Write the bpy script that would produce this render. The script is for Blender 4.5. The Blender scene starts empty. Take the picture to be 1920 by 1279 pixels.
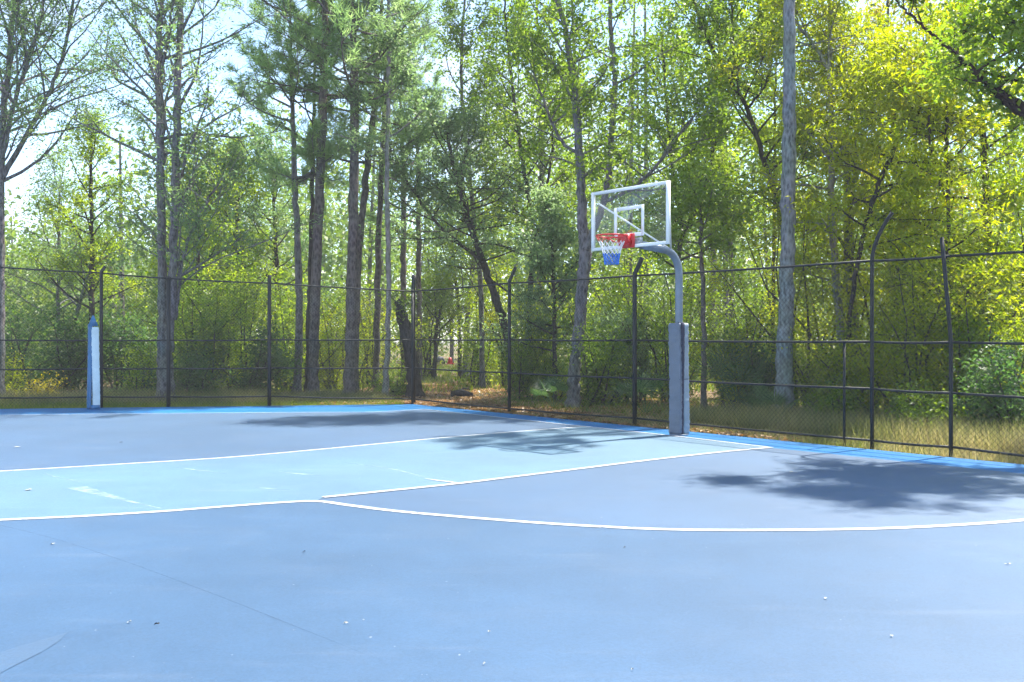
import bpy, math, random
import numpy as np
from mathutils import Vector

sc = bpy.context.scene
col = sc.collection
# ------------------------------------------------------------------ camera, sky, sun, exposure
F, CX, HZ, CAMH = 1800.0, 960.0, 637.5, 1.5          # focal length in photo pixels, horizon row, eye height
cam = bpy.data.objects.new('camera', bpy.data.cameras.new('camera'))
cam.data.sensor_width = 36.0
cam.data.lens = 36.0 * F / 1920.0
cam.data.shift_y = -2.0 / 1920.0
cam.data.clip_end = 2000.0
cam.location = (0, 0, CAMH)
cam.rotation_euler = (math.radians(90), 0, 0)
col.objects.link(cam)
sc.camera = cam

SUN_EL = math.radians(60)
SUN_AZ = math.atan2(0.80, 0.60)                     # measured from +Y towards +X
sdir = Vector((math.sin(SUN_AZ) * math.cos(SUN_EL), math.cos(SUN_AZ) * math.cos(SUN_EL), math.sin(SUN_EL)))
sun = bpy.data.objects.new('sun', bpy.data.lights.new('sun', 'SUN'))
sun.data.energy = 4.3
sun.data.angle = math.radians(1.0)
sun.data.color = (1.0, 0.95, 0.86)
sun.rotation_euler = (-sdir).to_track_quat('-Z', 'Y').to_euler()
sun.location = (20, 14, 30)
col.objects.link(sun)

world = bpy.data.worlds.new('World')
sc.world = world
world.use_nodes = True
wn, wl = world.node_tree.nodes, world.node_tree.links
wn.clear()
w_out = wn.new('ShaderNodeOutputWorld')
w_bg = wn.new('ShaderNodeBackground')
w_sky = wn.new('ShaderNodeTexSky')
w_sky.sky_type = 'NISHITA'
w_sky.sun_disc = False
w_sky.sun_elevation = SUN_EL
w_sky.sun_rotation = SUN_AZ
w_sky.air_density = 1.0
w_sky.dust_density = 0.2
w_sky.ozone_density = 3.0
w_tc = wn.new('ShaderNodeTexCoord')
w_map = wn.new('ShaderNodeMapping')
w_map.inputs['Scale'].default_value = (1.0, 1.0, 2.2)
w_noise = wn.new('ShaderNodeTexNoise')
w_noise.inputs['Scale'].default_value = 3.2
w_noise.inputs['Detail'].default_value = 7.0
w_noise.inputs['Roughness'].default_value = 0.58
w_ramp = wn.new('ShaderNodeValToRGB')
w_ramp.color_ramp.elements[0].position = 0.46
w_ramp.color_ramp.elements[0].color = (0, 0, 0, 1)
w_ramp.color_ramp.elements[1].position = 0.66
w_ramp.color_ramp.elements[1].color = (0.85, 0.85, 0.85, 1)
w_mix = wn.new('ShaderNodeMix')
w_mix.data_type = 'RGBA'
w_mix.inputs[7].default_value = (2.7, 3.0, 3.5, 1)       # sunlit cloud, in the units of the sky
wl.new(w_tc.outputs['Generated'], w_map.inputs['Vector'])
wl.new(w_map.outputs[0], w_noise.inputs['Vector'])
wl.new(w_noise.outputs['Fac'], w_ramp.inputs[0])
wl.new(w_ramp.outputs[0], w_mix.inputs[0])
wl.new(w_sky.outputs[0], w_mix.inputs[6])
wl.new(w_mix.outputs[2], w_bg.inputs['Color'])
w_bg.inputs['Strength'].default_value = 0.128
wl.new(w_bg.outputs[0], w_out.inputs['Surface'])

sc.view_settings.view_transform = 'Standard'
sc.view_settings.look = 'None'
sc.view_settings.exposure = 1.75
sc.view_settings.gamma = 1.0
sc.view_settings.use_curve_mapping = False
sc.cycles.max_bounces = 7
sc.cycles.diffuse_bounces = 4
sc.cycles.glossy_bounces = 2
sc.cycles.transmission_bounces = 5
sc.cycles.transparent_max_bounces = 8
sc.cycles.use_denoising = True
sc.cycles.use_adaptive_sampling = True
sc.cycles.adaptive_threshold = 0.03
sc.cycles.sample_clamp_indirect = 6.0

# ------------------------------------------------------------------ helpers
R = np.random.default_rng(20240611)


def P(px, py, d):
    """photo pixel + distance along the view -> world point"""
    return np.array([(px - CX) / F * d, d, CAMH - (py - HZ) / F * d])


def G(px, py, z=0.0):
    """photo pixel that shows the ground -> world point on the ground"""
    d = F * CAMH / (py - HZ)
    return np.array([(px - CX) / F * d, d, z])


def link(o, parent=None, label=None, cat=None, group=None, kind=None):
    col.objects.link(o)
    if parent is not None:
        o.parent = parent
    for k, v in (('label', label), ('category', cat), ('group', group), ('kind', kind)):
        if v:
            o[k] = v
    return o


def thing(name, loc, label, cat, group=None):
    o = bpy.data.objects.new(name, None)
    o.empty_display_size = 0.2
    o.location = tuple(float(c) for c in loc)
    return link(o, None, label, cat, group)


class MB:
    """collects vertices, quads and triangles and turns them into ONE mesh object"""

    def __init__(self):
        self.v, self.q, self.t, self.n = [], [], [], 0

    def add(self, v, quads=None, tris=None):
        v = np.asarray(v, dtype=np.float64).reshape(-1, 3)
        if quads is not None and len(quads):
            self.q.append(np.asarray(quads, dtype=np.int64).reshape(-1, 4) + self.n)
        if tris is not None and len(tris):
            self.t.append(np.asarray(tris, dtype=np.int64).reshape(-1, 3) + self.n)
        self.v.append(v)
        self.n += len(v)

    def tube(self, pts, rad, sides=6, caps=True, rough=0.0, rng=None):
        pts = np.asarray(pts, dtype=np.float64)
        n = len(pts)
        rad = np.broadcast_to(np.asarray(rad, dtype=np.float64), (n,))
        tan = np.gradient(pts, axis=0)
        tan /= np.linalg.norm(tan, axis=1)[:, None] + 1e-12
        ref = np.array([0.31, 0.95, 0.05]) if abs(tan[:, 1]).mean() < 0.8 else np.array([1.0, 0.1, 0.1])
        a = np.cross(tan, ref)
        a /= np.linalg.norm(a, axis=1)[:, None] + 1e-12
        b = np.cross(tan, a)
        ang = np.linspace(0, 2 * math.pi, sides, endpoint=False)
        rr = np.repeat(rad[:, None], sides, axis=1)
        if rough and rng is not None:
            rr = rr * (1 + rough * rng.standard_normal((n, sides)))
        ring = (a[:, None, :] * np.cos(ang)[None, :, None] + b[:, None, :] * np.sin(ang)[None, :, None]) * rr[:, :, None]
        v = (pts[:, None, :] + ring).reshape(-1, 3)
        i = np.arange(n - 1)[:, None] * sides
        j = np.arange(sides)[None, :]
        k = (j + 1) % sides
        q = np.stack([i + j, i + k, i + sides + k, i + sides + j], axis=-1).reshape(-1, 4)
        tr = []
        if caps:
            v = np.vstack([v, pts[0], pts[-1]])
            m = n * sides
            for s in range(sides):
                tr.append((m, (s + 1) % sides, s))
                tr.append((m + 1, (n - 1) * sides + s, (n - 1) * sides + (s + 1) % sides))
        self.add(v, q, tr)

    def box(self, c, ax, ay, az, sx, sy, sz):
        c, ax, ay, az = (np.asarray(k, dtype=np.float64) for k in (c, ax, ay, az))
        v = [c + ax * sx * i / 2 + ay * sy * j / 2 + az * sz * k / 2 for i in (-1, 1) for j in (-1, 1) for k in (-1, 1)]
        self.add(v, [(0, 1, 3, 2), (4, 6, 7, 5), (0, 4, 5, 1), (2, 3, 7, 6), (0, 2, 6, 4), (1, 5, 7, 3)])

    def sheet(self, pts, z):
        """flat polygon as a triangle fan about its centroid"""
        pts = np.asarray(pts, dtype=np.float64)[:, :2]
        c = pts.mean(axis=0)
        v = np.vstack([np.column_stack([pts, np.full(len(pts), z)]), [c[0], c[1], z]])
        n = len(pts)
        self.add(v, None, [(n, i, (i + 1) % n) for i in range(n)])

    def ribbon(self, pts, w, z):
        p = np.asarray(pts, dtype=np.float64)[:, :2]
        t = np.gradient(p, axis=0)
        t /= np.linalg.norm(t, axis=1)[:, None]
        nrm = np.column_stack([-t[:, 1], t[:, 0]])
        w = np.broadcast_to(np.asarray(w, dtype=np.float64), (len(p),))[:, None]
        L, Q = p + nrm * w / 2, p - nrm * w / 2
        zz = np.full(len(p), z)
        v = np.vstack([np.column_stack([L, zz]), np.column_stack([Q, zz])])
        n = len(p)
        self.add(v, [(i + n, i + n + 1, i + 1, i) for i in range(n - 1)])

    def mesh(self, name, mats, origin=(0, 0, 0), smooth=False, mat_index=None):
        v = (np.vstack(self.v) - np.asarray(origin, dtype=np.float64)) if self.v else np.zeros((0, 3))
        q = np.vstack(self.q) if self.q else np.zeros((0, 4), dtype=np.int64)
        t = np.vstack(self.t) if self.t else np.zeros((0, 3), dtype=np.int64)
        me = bpy.data.meshes.new(name)
        me.vertices.add(len(v))
        me.vertices.foreach_set('co', v.astype(np.float32).ravel())
        nl = len(q) * 4 + len(t) * 3
        me.loops.add(nl)
        me.loops.foreach_set('vertex_index', np.concatenate([q.ravel(), t.ravel()]).astype(np.int32))
        me.polygons.add(len(q) + len(t))
        ls = np.concatenate([np.arange(len(q)) * 4, len(q) * 4 + np.arange(len(t)) * 3]).astype(np.int32)
        me.polygons.foreach_set('loop_start', ls)
        if mat_index is not None:
            me.polygons.foreach_set('material_index', np.asarray(mat_index, dtype=np.int32))
        if smooth:
            me.polygons.foreach_set('use_smooth', np.ones(len(q) + len(t), dtype=bool))
        for m in (mats if isinstance(mats, (list, tuple)) else [mats]):
            me.materials.append(m)
        me.update(calc_edges=True)
        me.validate()
        return me

    def build(self, name, mat, parent=None, smooth=False, label=None, cat=None, group=None, kind=None, mat_index=None):
        origin = np.array(parent.location) if parent is not None else np.zeros(3)
        if parent is not None and parent.parent is not None:
            origin = origin + np.array(parent.parent.location)
        o = bpy.data.objects.new(name, self.mesh(name, mat, origin, smooth, mat_index))
        return link(o, parent, label, cat, group, kind)


def smooth_path(pts, per=8):
    """Catmull-Rom through the points"""
    p = np.asarray(pts, dtype=np.float64)
    p = np.vstack([2 * p[0] - p[1], p, 2 * p[-1] - p[-2]])
    out = []
    for i in range(1, len(p) - 2):
        for s in np.linspace(0, 1, per, endpoint=False):
            a, b, c, d = p[i - 1], p[i], p[i + 1], p[i + 2]
            out.append(0.5 * (2 * b + (c - a) * s + (2 * a - 5 * b + 4 * c - d) * s * s + (3 * b - a - 3 * c + d) * s ** 3))
    out.append(p[-2])
    return np.array(out)


# ------------------------------------------------------------------ materials
def new_mat(name):
    m = bpy.data.materials.new(name)
    m.use_nodes = True
    nt = m.node_tree
    b = nt.nodes['Principled BSDF']
    return m, nt.nodes, nt.links, b


def plain(name, c, rough=0.5, metal=0.0, var=0.12, scale=14.0, bump=0.0, spec=0.5):
    m, n, l, b = new_mat(name)
    tc = n.new('ShaderNodeTexCoord')
    nz = n.new('ShaderNodeTexNoise')
    nz.inputs['Scale'].default_value = scale
    nz.inputs['Detail'].default_value = 6
    l.new(tc.outputs['Object'], nz.inputs['Vector'])
    rp = n.new('ShaderNodeValToRGB')
    rp.color_ramp.elements[0].position = 0.3
    rp.color_ramp.elements[1].position = 0.7
    rp.color_ramp.elements[0].color = tuple(k * (1 - var) for k in c) + (1,)
    rp.color_ramp.elements[1].color = tuple(min(1, k * (1 + var)) for k in c) + (1,)
    l.new(nz.outputs['Fac'], rp.inputs[0])
    l.new(rp.outputs[0], b.inputs['Base Color'])
    b.inputs['Roughness'].default_value = rough
    b.inputs['Metallic'].default_value = metal
    b.inputs['Specular IOR Level'].default_value = spec
    if bump:
        bp = n.new('ShaderNodeBump')
        bp.inputs['Strength'].default_value = bump
        bp.inputs['Distance'].default_value = 0.02
        l.new(nz.outputs['Fac'], bp.inputs['Height'])
        l.new(bp.outputs[0], b.inputs['Normal'])
    return m


def bark(name, dark, light, sx=18.0, sz=6.5):
    m, n, l, b = new_mat(name)
    tc = n.new('ShaderNodeTexCoord')
    mp = n.new('ShaderNodeMapping')
    mp.inputs['Scale'].default_value = (sx, sx, sz)
    l.new(tc.outputs['Object'], mp.inputs['Vector'])
    v = n.new('ShaderNodeTexVoronoi')
    v.inputs['Scale'].default_value = 1.0
    l.new(mp.outputs[0], v.inputs['Vector'])
    nz = n.new('ShaderNodeTexNoise')
    nz.inputs['Scale'].default_value = 1.6
    nz.inputs['Detail'].default_value = 8
    nz.inputs['Roughness'].default_value = 0.7
    l.new(mp.outputs[0], nz.inputs['Vector'])
    mx = n.new('ShaderNodeMath')
    mx.operation = 'MULTIPLY_ADD'
    mx.inputs[1].default_value = 0.55
    l.new(v.outputs['Distance'], mx.inputs[0])
    l.new(nz.outputs['Fac'], mx.inputs[2])
    rp = n.new('ShaderNodeValToRGB')
    rp.color_ramp.elements[0].position = 0.5
    rp.color_ramp.elements[0].color = dark + (1,)
    rp.color_ramp.elements[1].position = 0.95
    rp.color_ramp.elements[1].color = light + (1,)
    l.new(mx.outputs[0], rp.inputs[0])
    big = n.new('ShaderNodeTexNoise')
    big.inputs['Scale'].default_value = 1.1
    big.inputs['Detail'].default_value = 3
    l.new(tc.outputs['Object'], big.inputs['Vector'])
    mm = n.new('ShaderNodeMix')
    mm.data_type = 'RGBA'
    mm.blend_type = 'MULTIPLY'
    mm.inputs[0].default_value = 0.6
    l.new(rp.outputs[0], mm.inputs[6])
    l.new(big.outputs['Color'], mm.inputs[7])
    hs = n.new('ShaderNodeHueSaturation')
    hs.inputs['Saturation'].default_value = 0.8
    hs.inputs['Value'].default_value = 0.92
    l.new(mm.outputs[2], hs.inputs['Color'])
    l.new(hs.outputs[0], b.inputs['Base Color'])
    b.inputs['Roughness'].default_value = 0.9
    b.inputs['Specular IOR Level'].default_value = 0.2
    bp = n.new('ShaderNodeBump')
    bp.inputs['Strength'].default_value = 0.9
    bp.inputs['Distance'].default_value = 0.03
    l.new(mx.outputs[0], bp.inputs['Height'])
    l.new(bp.outputs[0], b.inputs['Normal'])
    return m


def leafmat(name, cols, trans=0.42, clump=0.9, rough=0.45):
    """each leaf takes its own tint; neighbouring sprays drift together"""
    m, n, l, b = new_mat(name)
    ge = n.new('ShaderNodeNewGeometry')
    tc = n.new('ShaderNodeTexCoord')
    nz = n.new('ShaderNodeTexNoise')
    nz.inputs['Scale'].default_value = clump
    nz.inputs['Detail'].default_value = 2
    l.new(tc.outputs['Object'], nz.inputs['Vector'])
    ad = n.new('ShaderNodeMath')
    ad.operation = 'MULTIPLY_ADD'
    ad.inputs[1].default_value = 0.5
    l.new(ge.outputs['Random Per Island'], ad.inputs[0])
    sb = n.new('ShaderNodeMath')
    sb.operation = 'MULTIPLY_ADD'
    sb.inputs[1].default_value = 1.7
    sb.inputs[2].default_value = -0.6
    l.new(nz.outputs['Fac'], sb.inputs[0])
    l.new(sb.outputs[0], ad.inputs[2])
    rp = n.new('ShaderNodeValToRGB')
    els = rp.color_ramp.elements
    els[0].color = cols[0] + (1,)
    els[0].position = 0.1
    els[1].color = cols[-1] + (1,)
    els[1].position = 0.95
    for i, c in enumerate(cols[1:-1]):
        e = els.new(0.1 + 0.85 * (i + 1) / (len(cols) - 1))
        e.color = c + (1,)
    l.new(ad.outputs[0], rp.inputs[0])
    l.new(rp.outputs[0], b.inputs['Base Color'])
    b.inputs['Roughness'].default_value = rough
    b.inputs['Specular IOR Level'].default_value = 0.35
    tr = n.new('ShaderNodeBsdfTranslucent')
    hs = n.new('ShaderNodeHueSaturation')
    hs.inputs['Hue'].default_value = 0.495
    hs.inputs['Saturation'].default_value = 1.18
    hs.inputs['Value'].default_value = 2.5
    l.new(rp.outputs[0], hs.inputs['Color'])
    l.new(hs.outputs[0], tr.inputs['Color'])
    ms = n.new('ShaderNodeMixShader')
    ms.inputs[0].default_value = trans
    l.new(b.outputs[0], ms.inputs[1])
    l.new(tr.outputs[0], ms.inputs[2])
    l.new(ms.outputs[0], n['Material Output'].inputs['Surface'])
    return m


def courtmat(name, base, streak=0.0, grain=0.30, spec=0.9):
    """acrylic sports paint: fine sand grain, soft blotches, pale scuffs"""
    m, n, l, b = new_mat(name)
    tc = n.new('ShaderNodeTexCoord')

    def noise(scale, detail, rough=0.6, vec=None):
        q = n.new('ShaderNodeTexNoise')
        q.inputs['Scale'].default_value = scale
        q.inputs['Detail'].default_value = detail
        q.inputs['Roughness'].default_value = rough
        l.new(vec if vec is not None else tc.outputs['Object'], q.inputs['Vector'])
        return q

    def mixc(fac, a, bcol, mode='MIX'):
        q = n.new('ShaderNodeMix')
        q.data_type = 'RGBA'
        q.blend_type = mode
        for s, x in ((0, fac), (6, a), (7, bcol)):
            if hasattr(x, 'is_linked') or hasattr(x, 'links'):
                l.new(x, q.inputs[s])
            else:
                q.inputs[s].default_value = x
        return q.outputs[2]

    def ramp(src, p0, p1, c0=(0, 0, 0, 1), c1=(1, 1, 1, 1)):
        q = n.new('ShaderNodeValToRGB')
        q.color_ramp.elements[0].position = p0
        q.color_ramp.elements[1].position = p1
        q.color_ramp.elements[0].color = c0
        q.color_ramp.elements[1].color = c1
        l.new(src, q.inputs[0])
        return q.outputs[0]

    big = noise(0.35, 4)
    c0 = tuple(k * 0.88 for k in base) + (1,)
    c1 = tuple(min(1, k * 1.12) for k in base) + (1,)
    out = ramp(big.outputs['Fac'], 0.35, 0.65, c0, c1)
    mp = n.new('ShaderNodeMapping')
    mp.inputs['Rotation'].default_value = (0, 0, 0.64)
    mp.inputs['Scale'].default_value = (0.55, 3.4, 1)
    l.new(tc.outputs['Object'], mp.inputs['Vector'])
    st = noise(1.3, 6, 0.65, mp.outputs[0])
    pale = tuple(min(1, 0.6 * k + 0.17) for k in base) + (1,)
    out = mixc(ramp(st.outputs['Fac'], 0.56, 0.82, (0, 0, 0, 1), (0.20 + streak,) * 3 + (1,)), out, pale)
    bl = noise(2.2, 5, 0.7)
    out = mixc(ramp(bl.outputs['Fac'], 0.30, 0.52, (0.30, 0.30, 0.30, 1), (0, 0, 0, 1)), out, tuple(k * 0.72 for k in base) + (1,))
    gr = noise(75, 5, 0.75)
    out = mixc(grain, out, ramp(gr.outputs['Fac'], 0.36, 0.64, (0.22, 0.22, 0.22, 1), (0.78, 0.78, 0.78, 1)), 'OVERLAY')
    dirt = noise(0.9, 8, 0.72)
    out = mixc(ramp(dirt.outputs['Fac'], 0.50, 0.72, (0, 0, 0, 1), (0.30, 0.30, 0.30, 1)), out, tuple(0.75 * k + 0.045 for k in base) + (1,))
    sp = noise(26, 2, 0.5)
    out = mixc(ramp(sp.outputs['Fac'], 0.755, 0.78, (0, 0, 0, 1), (0.55, 0.55, 0.55, 1)), out, (0.42, 0.45, 0.48, 1))
    l.new(out, b.inputs['Base Color'])
    b.inputs['Roughness'].default_value = 0.54
    b.inputs['Specular IOR Level'].default_value = spec
    bp = n.new('ShaderNodeBump')
    bp.inputs['Strength'].default_value = 0.25
    bp.inputs['Distance'].default_value = 0.004
    l.new(gr.outputs['Fac'], bp.inputs['Height'])
    l.new(bp.outputs[0], b.inputs['Normal'])
    return m


def groundmat():
    m, n, l, b = new_mat('forest_ground')
    tc = n.new('ShaderNodeTexCoord')

    def noise(s, d):
        q = n.new('ShaderNodeTexNoise')
        q.inputs['Scale'].default_value = s
        q.inputs['Detail'].default_value = d
        l.new(tc.outputs['Object'], q.inputs['Vector'])
        return q
    fine = noise(9, 8)
    rp = n.new('ShaderNodeValToRGB')
    e = rp.color_ramp.elements
    e[0].position, e[0].color = 0.3, (0.075, 0.05, 0.028, 1)
    e[1].position, e[1].color = 0.72, (0.27, 0.19, 0.11, 1)
    l.new(fine.outputs['Fac'], rp.inputs[0])
    gr = n.new('ShaderNodeValToRGB')
    e = gr.color_ramp.elements
    e[0].position, e[0].color = 0.3, (0.07, 0.09, 0.02, 1)
    e[1].position, e[1].color = 0.7, (0.20, 0.19, 0.06, 1)
    l.new(fine.outputs['Fac'], gr.inputs[0])
    patch = noise(0.28, 4)
    pr = n.new('ShaderNodeValToRGB')
    pr.color_ramp.elements[0].position = 0.44
    pr.color_ramp.elements[1].position = 0.58
    l.new(patch.outputs['Fac'], pr.inputs[0])
    mx = n.new('ShaderNodeMix')
    mx.data_type = 'RGBA'
    l.new(pr.outputs[0], mx.inputs[0])
    l.new(rp.outputs[0], mx.inputs[6])
    l.new(gr.outputs[0], mx.inputs[7])
    l.new(mx.outputs[2], b.inputs['Base Color'])
    b.inputs['Roughness'].default_value = 0.95
    b.inputs['Specular IOR Level'].default_value = 0.1
    bp = n.new('ShaderNodeBump')
    bp.inputs['Strength'].default_value = 0.8
    bp.inputs['Distance'].default_value = 0.05
    l.new(fine.outputs['Fac'], bp.inputs['Height'])
    l.new(bp.outputs[0], b.inputs['Normal'])
    return m


M = {
    'ground': groundmat(),
    'border': courtmat('court_border_blue', (0.008, 0.128, 0.32), spec=0.35),
    'inner': courtmat('court_slate_blue', (0.038, 0.086, 0.162)),
    'near': courtmat('court_mid_blue', (0.038, 0.086, 0.158), spec=0.6),
    'key': courtmat('court_light_blue', (0.074, 0.152, 0.225), streak=0.12),
    'line': plain('line_paint_white', (0.38, 0.40, 0.42), 0.6, var=0.22, scale=22),
    'patch': courtmat('painted_shadow_blue', (0.036, 0.082, 0.150)),
    'seam': plain('seam_dark_grey', (0.035, 0.065, 0.12), 0.8, var=0.3, scale=20),  # dark line colour of the hairline crack in the court
    'worn': plain('worn_pale_paint', (0.21, 0.31, 0.39), 0.7, var=0.15, scale=9),
    'black': plain('black_vinyl_coating', (0.008, 0.009, 0.011), 0.6, var=0.3, scale=25, bump=0.15),
    'steel': plain('galvanised_steel', (0.16, 0.20, 0.26), 0.42, metal=0.3, var=0.12, scale=7),
    'white': plain('white_enamel', (0.88, 0.88, 0.88), 0.35, var=0.03),
    'grey': plain('grey_bracket_paint', (0.33, 0.36, 0.40), 0.5),
    'red': plain('red_enamel', (0.62, 0.015, 0.02), 0.35, var=0.15),
    'padgrey': plain('grey_vinyl_pad', (0.115, 0.14, 0.185), 0.5, var=0.10, scale=5, bump=0.5),
    'padlit': plain('lit_vinyl_pad', (0.24, 0.29, 0.34), 0.5, var=0.10, scale=5, bump=0.5),  # paler copy of the pad vinyl; its sunlit side is put into the colour
    'padwhite': plain('sun_faded_white_vinyl', (0.55, 0.66, 0.70), 0.5, var=0.12, scale=4, bump=0.4),
    'padblue': plain('deep_blue_vinyl', (0.025, 0.14, 0.30), 0.45, var=0.2, scale=6, bump=0.3),
    'navy': plain('navy_webbing', (0.015, 0.02, 0.05), 0.7),
    'netred': plain('net_cord_red', (0.60, 0.09, 0.07), 0.8),
    'netwhite': plain('net_cord_white', (0.78, 0.78, 0.78), 0.8),
    'netblue': plain('net_cord_blue', (0.03, 0.16, 0.58), 0.8),
    'bark_grey': bark('bark_grey', (0.08, 0.075, 0.075), (0.31, 0.29, 0.28)),
    'bark_pine': bark('bark_pine', (0.07, 0.052, 0.05), (0.25, 0.20, 0.18), 15, 7),
    'bark_pale': bark('bark_pale', (0.16, 0.14, 0.12), (0.46, 0.42, 0.37), 15, 5),
    'bark_blue': bark('bark_lichen', (0.11, 0.125, 0.13), (0.36, 0.40, 0.41), 18, 7),
    'bark_dark': bark('bark_dark', (0.03, 0.022, 0.022), (0.11, 0.085, 0.08)),
    'bark_red': bark('bark_reddish', (0.035, 0.015, 0.02), (0.10, 0.05, 0.055)),
    'lf_mid': leafmat('leaf_mid_green', [(0.07, 0.12, 0.02), (0.13, 0.19, 0.034), (0.21, 0.26, 0.06)], 0.53),
    'lf_oak': leafmat('leaf_oak', [(0.08, 0.13, 0.055), (0.14, 0.20, 0.09), (0.24, 0.30, 0.16)], 0.5),
    'lf_yel': leafmat('leaf_yellow_green', [(0.12, 0.17, 0.016), (0.21, 0.25, 0.024), (0.32, 0.32, 0.035)], 0.55),
    'lf_gold': leafmat('leaf_golden', [(0.17, 0.17, 0.015), (0.30, 0.26, 0.02), (0.42, 0.34, 0.03)], 0.45),
    'lf_teal': leafmat('leaf_blue_green', [(0.07, 0.125, 0.05), (0.12, 0.185, 0.075), (0.19, 0.245, 0.095)], 0.5),
    'lf_dark': leafmat('leaf_dark_green', [(0.035, 0.075, 0.024), (0.065, 0.12, 0.036), (0.11, 0.165, 0.05)], 0.5),
    'lf_spr': leafmat('leaf_spring_green', [(0.095, 0.155, 0.022), (0.17, 0.23, 0.036), (0.26, 0.30, 0.06)], 0.55),
    'lf_far': leafmat('leaf_far_wood', [(0.075, 0.125, 0.03), (0.125, 0.185, 0.045), (0.19, 0.235, 0.06)], 0.36, clump=0.35),
    'needle': leafmat('pine_needles', [(0.10, 0.16, 0.065), (0.155, 0.225, 0.09), (0.21, 0.28, 0.12)], 0.6),
    'palm': leafmat('palmetto_frond', [(0.035, 0.08, 0.03), (0.07, 0.13, 0.045), (0.12, 0.18, 0.07)], 0.3, rough=0.35),
    'grass_dry': leafmat('dry_grass', [(0.10, 0.12, 0.04), (0.19, 0.185, 0.075), (0.31, 0.26, 0.14)], 0.4, clump=0.6),
    'grass_green': leafmat('green_grass', [(0.07, 0.12, 0.02), (0.14, 0.18, 0.03), (0.23, 0.23, 0.06)], 0.4),
    'litter': leafmat('fallen_leaves', [(0.15, 0.085, 0.04), (0.31, 0.19, 0.09), (0.46, 0.31, 0.16)], 0.2),
    'leafpale': plain('bleached_leaf', (0.32, 0.32, 0.29), 0.7),
    'leafdark': plain('dry_dark_leaf', (0.05, 0.04, 0.035), 0.8),
    'cart': plain('dark_blue_plastic', (0.04, 0.045, 0.07), 0.5),
}


def chipped(mat, scale, lo, hi):
    """let the paint below show through where the coat has worn off"""
    nn, ll = mat.node_tree.nodes, mat.node_tree.links
    tc = nn.new('ShaderNodeTexCoord')
    nz = nn.new('ShaderNodeTexNoise')
    nz.inputs['Scale'].default_value = scale
    nz.inputs['Detail'].default_value = 7
    nz.inputs['Roughness'].default_value = 0.7
    ll.new(tc.outputs['Object'], nz.inputs['Vector'])
    rp_ = nn.new('ShaderNodeValToRGB')
    rp_.color_ramp.elements[0].position = lo
    rp_.color_ramp.elements[1].position = hi
    ll.new(nz.outputs['Fac'], rp_.inputs[0])
    ll.new(rp_.outputs[0], nn['Principled BSDF'].inputs['Alpha'])


chipped(M['line'], 9, 0.30, 0.42)
chipped(M['worn'], 5, 0.36, 0.60)
chipped(M['seam'], 6, 0.35, 0.60)
m, n_, l_, b_ = new_mat('clear_board_glass')
tb = n_.new('ShaderNodeBsdfTransparent')
tb.inputs['Color'].default_value = (0.93, 0.95, 0.95, 1)
gb = n_.new('ShaderNodeBsdfGlossy')
gb.inputs['Roughness'].default_value = 0.06
fr = n_.new('ShaderNodeFresnel')
fr.inputs['IOR'].default_value = 1.5
ms = n_.new('ShaderNodeMixShader')
fm = n_.new('ShaderNodeMath')
fm.operation = 'MULTIPLY'
fm.inputs[1].default_value = 0.15
l_.new(fr.outputs[0], fm.inputs[0])
l_.new(fm.outputs[0], ms.inputs[0])
l_.new(tb.outputs[0], ms.inputs[1])
l_.new(gb.outputs[0], ms.inputs[2])
l_.new(ms.outputs[0], n_['Material Output'].inputs['Surface'])
M['glass'] = m

# ------------------------------------------------------------------ ground and court
b = MB()
xs = np.concatenate([np.linspace(-500, -40, 8), np.linspace(-36, 36, 73), np.linspace(40, 500, 8)])
ys = np.concatenate([np.linspace(-120, -10, 5), np.linspace(-6, 80, 87), np.linspace(90, 900, 12)])
XX, YY = np.meshgrid(xs, ys)
corner = G(775, 758)
eR = np.array([0.615, -0.788, 0.0])
eL = np.array([-0.986, -0.170, 0.0])
nR = np.array([0.788, 0.615, 0.0])                    # outwards, over the right-hand fence
nL = np.array([-0.170, 0.986, 0.0])                   # outwards, over the left-hand fence


def outside(x, y):
    return np.maximum((x - corner[0]) * nR[0] + (y - corner[1]) * nR[1], (x - corner[0]) * nL[0] + (y - corner[1]) * nL[1])


def ground_z(x, y):
    o = np.clip((outside(x, y) - 1.2) / 3.0, 0, 1)
    return -0.03 + o * 0.05 * (np.sin(x * 0.9 + 1.3) * np.cos(y * 0.7) + 0.6 * np.sin(x * 2.1 + y * 1.7))


ZZ = ground_z(XX, YY)
ny, nx = XX.shape
idx = np.arange(nx * ny).reshape(ny, nx)
b.add(np.column_stack([XX.ravel(), YY.ravel(), ZZ.ravel()]),
      np.stack([idx[:-1, :-1], idx[:-1, 1:], idx[1:, 1:], idx[1:, :-1]], axis=-1).reshape(-1, 4))
b.build('ground', M['ground'], smooth=True, kind='structure')

# court slab with a real edge
slab = [corner, corner + eL * 30, np.array([-32, -12, 0]), np.array([-9, -12.6, 0]), corner + eR * 24]
b = MB()
b.sheet(slab, 0.0)
sp_ = np.array(slab)[:, :2]
top = np.column_stack([sp_, np.zeros(len(sp_))])
bot = np.column_stack([sp_, np.full(len(sp_), -0.15)])
k = len(sp_)
b.add(np.vstack([top, bot]), [(i, (i + 1) % k, k + (i + 1) % k, k + i) for i in range(k)])
court = b.build('court', M['border'], kind='structure')

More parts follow.
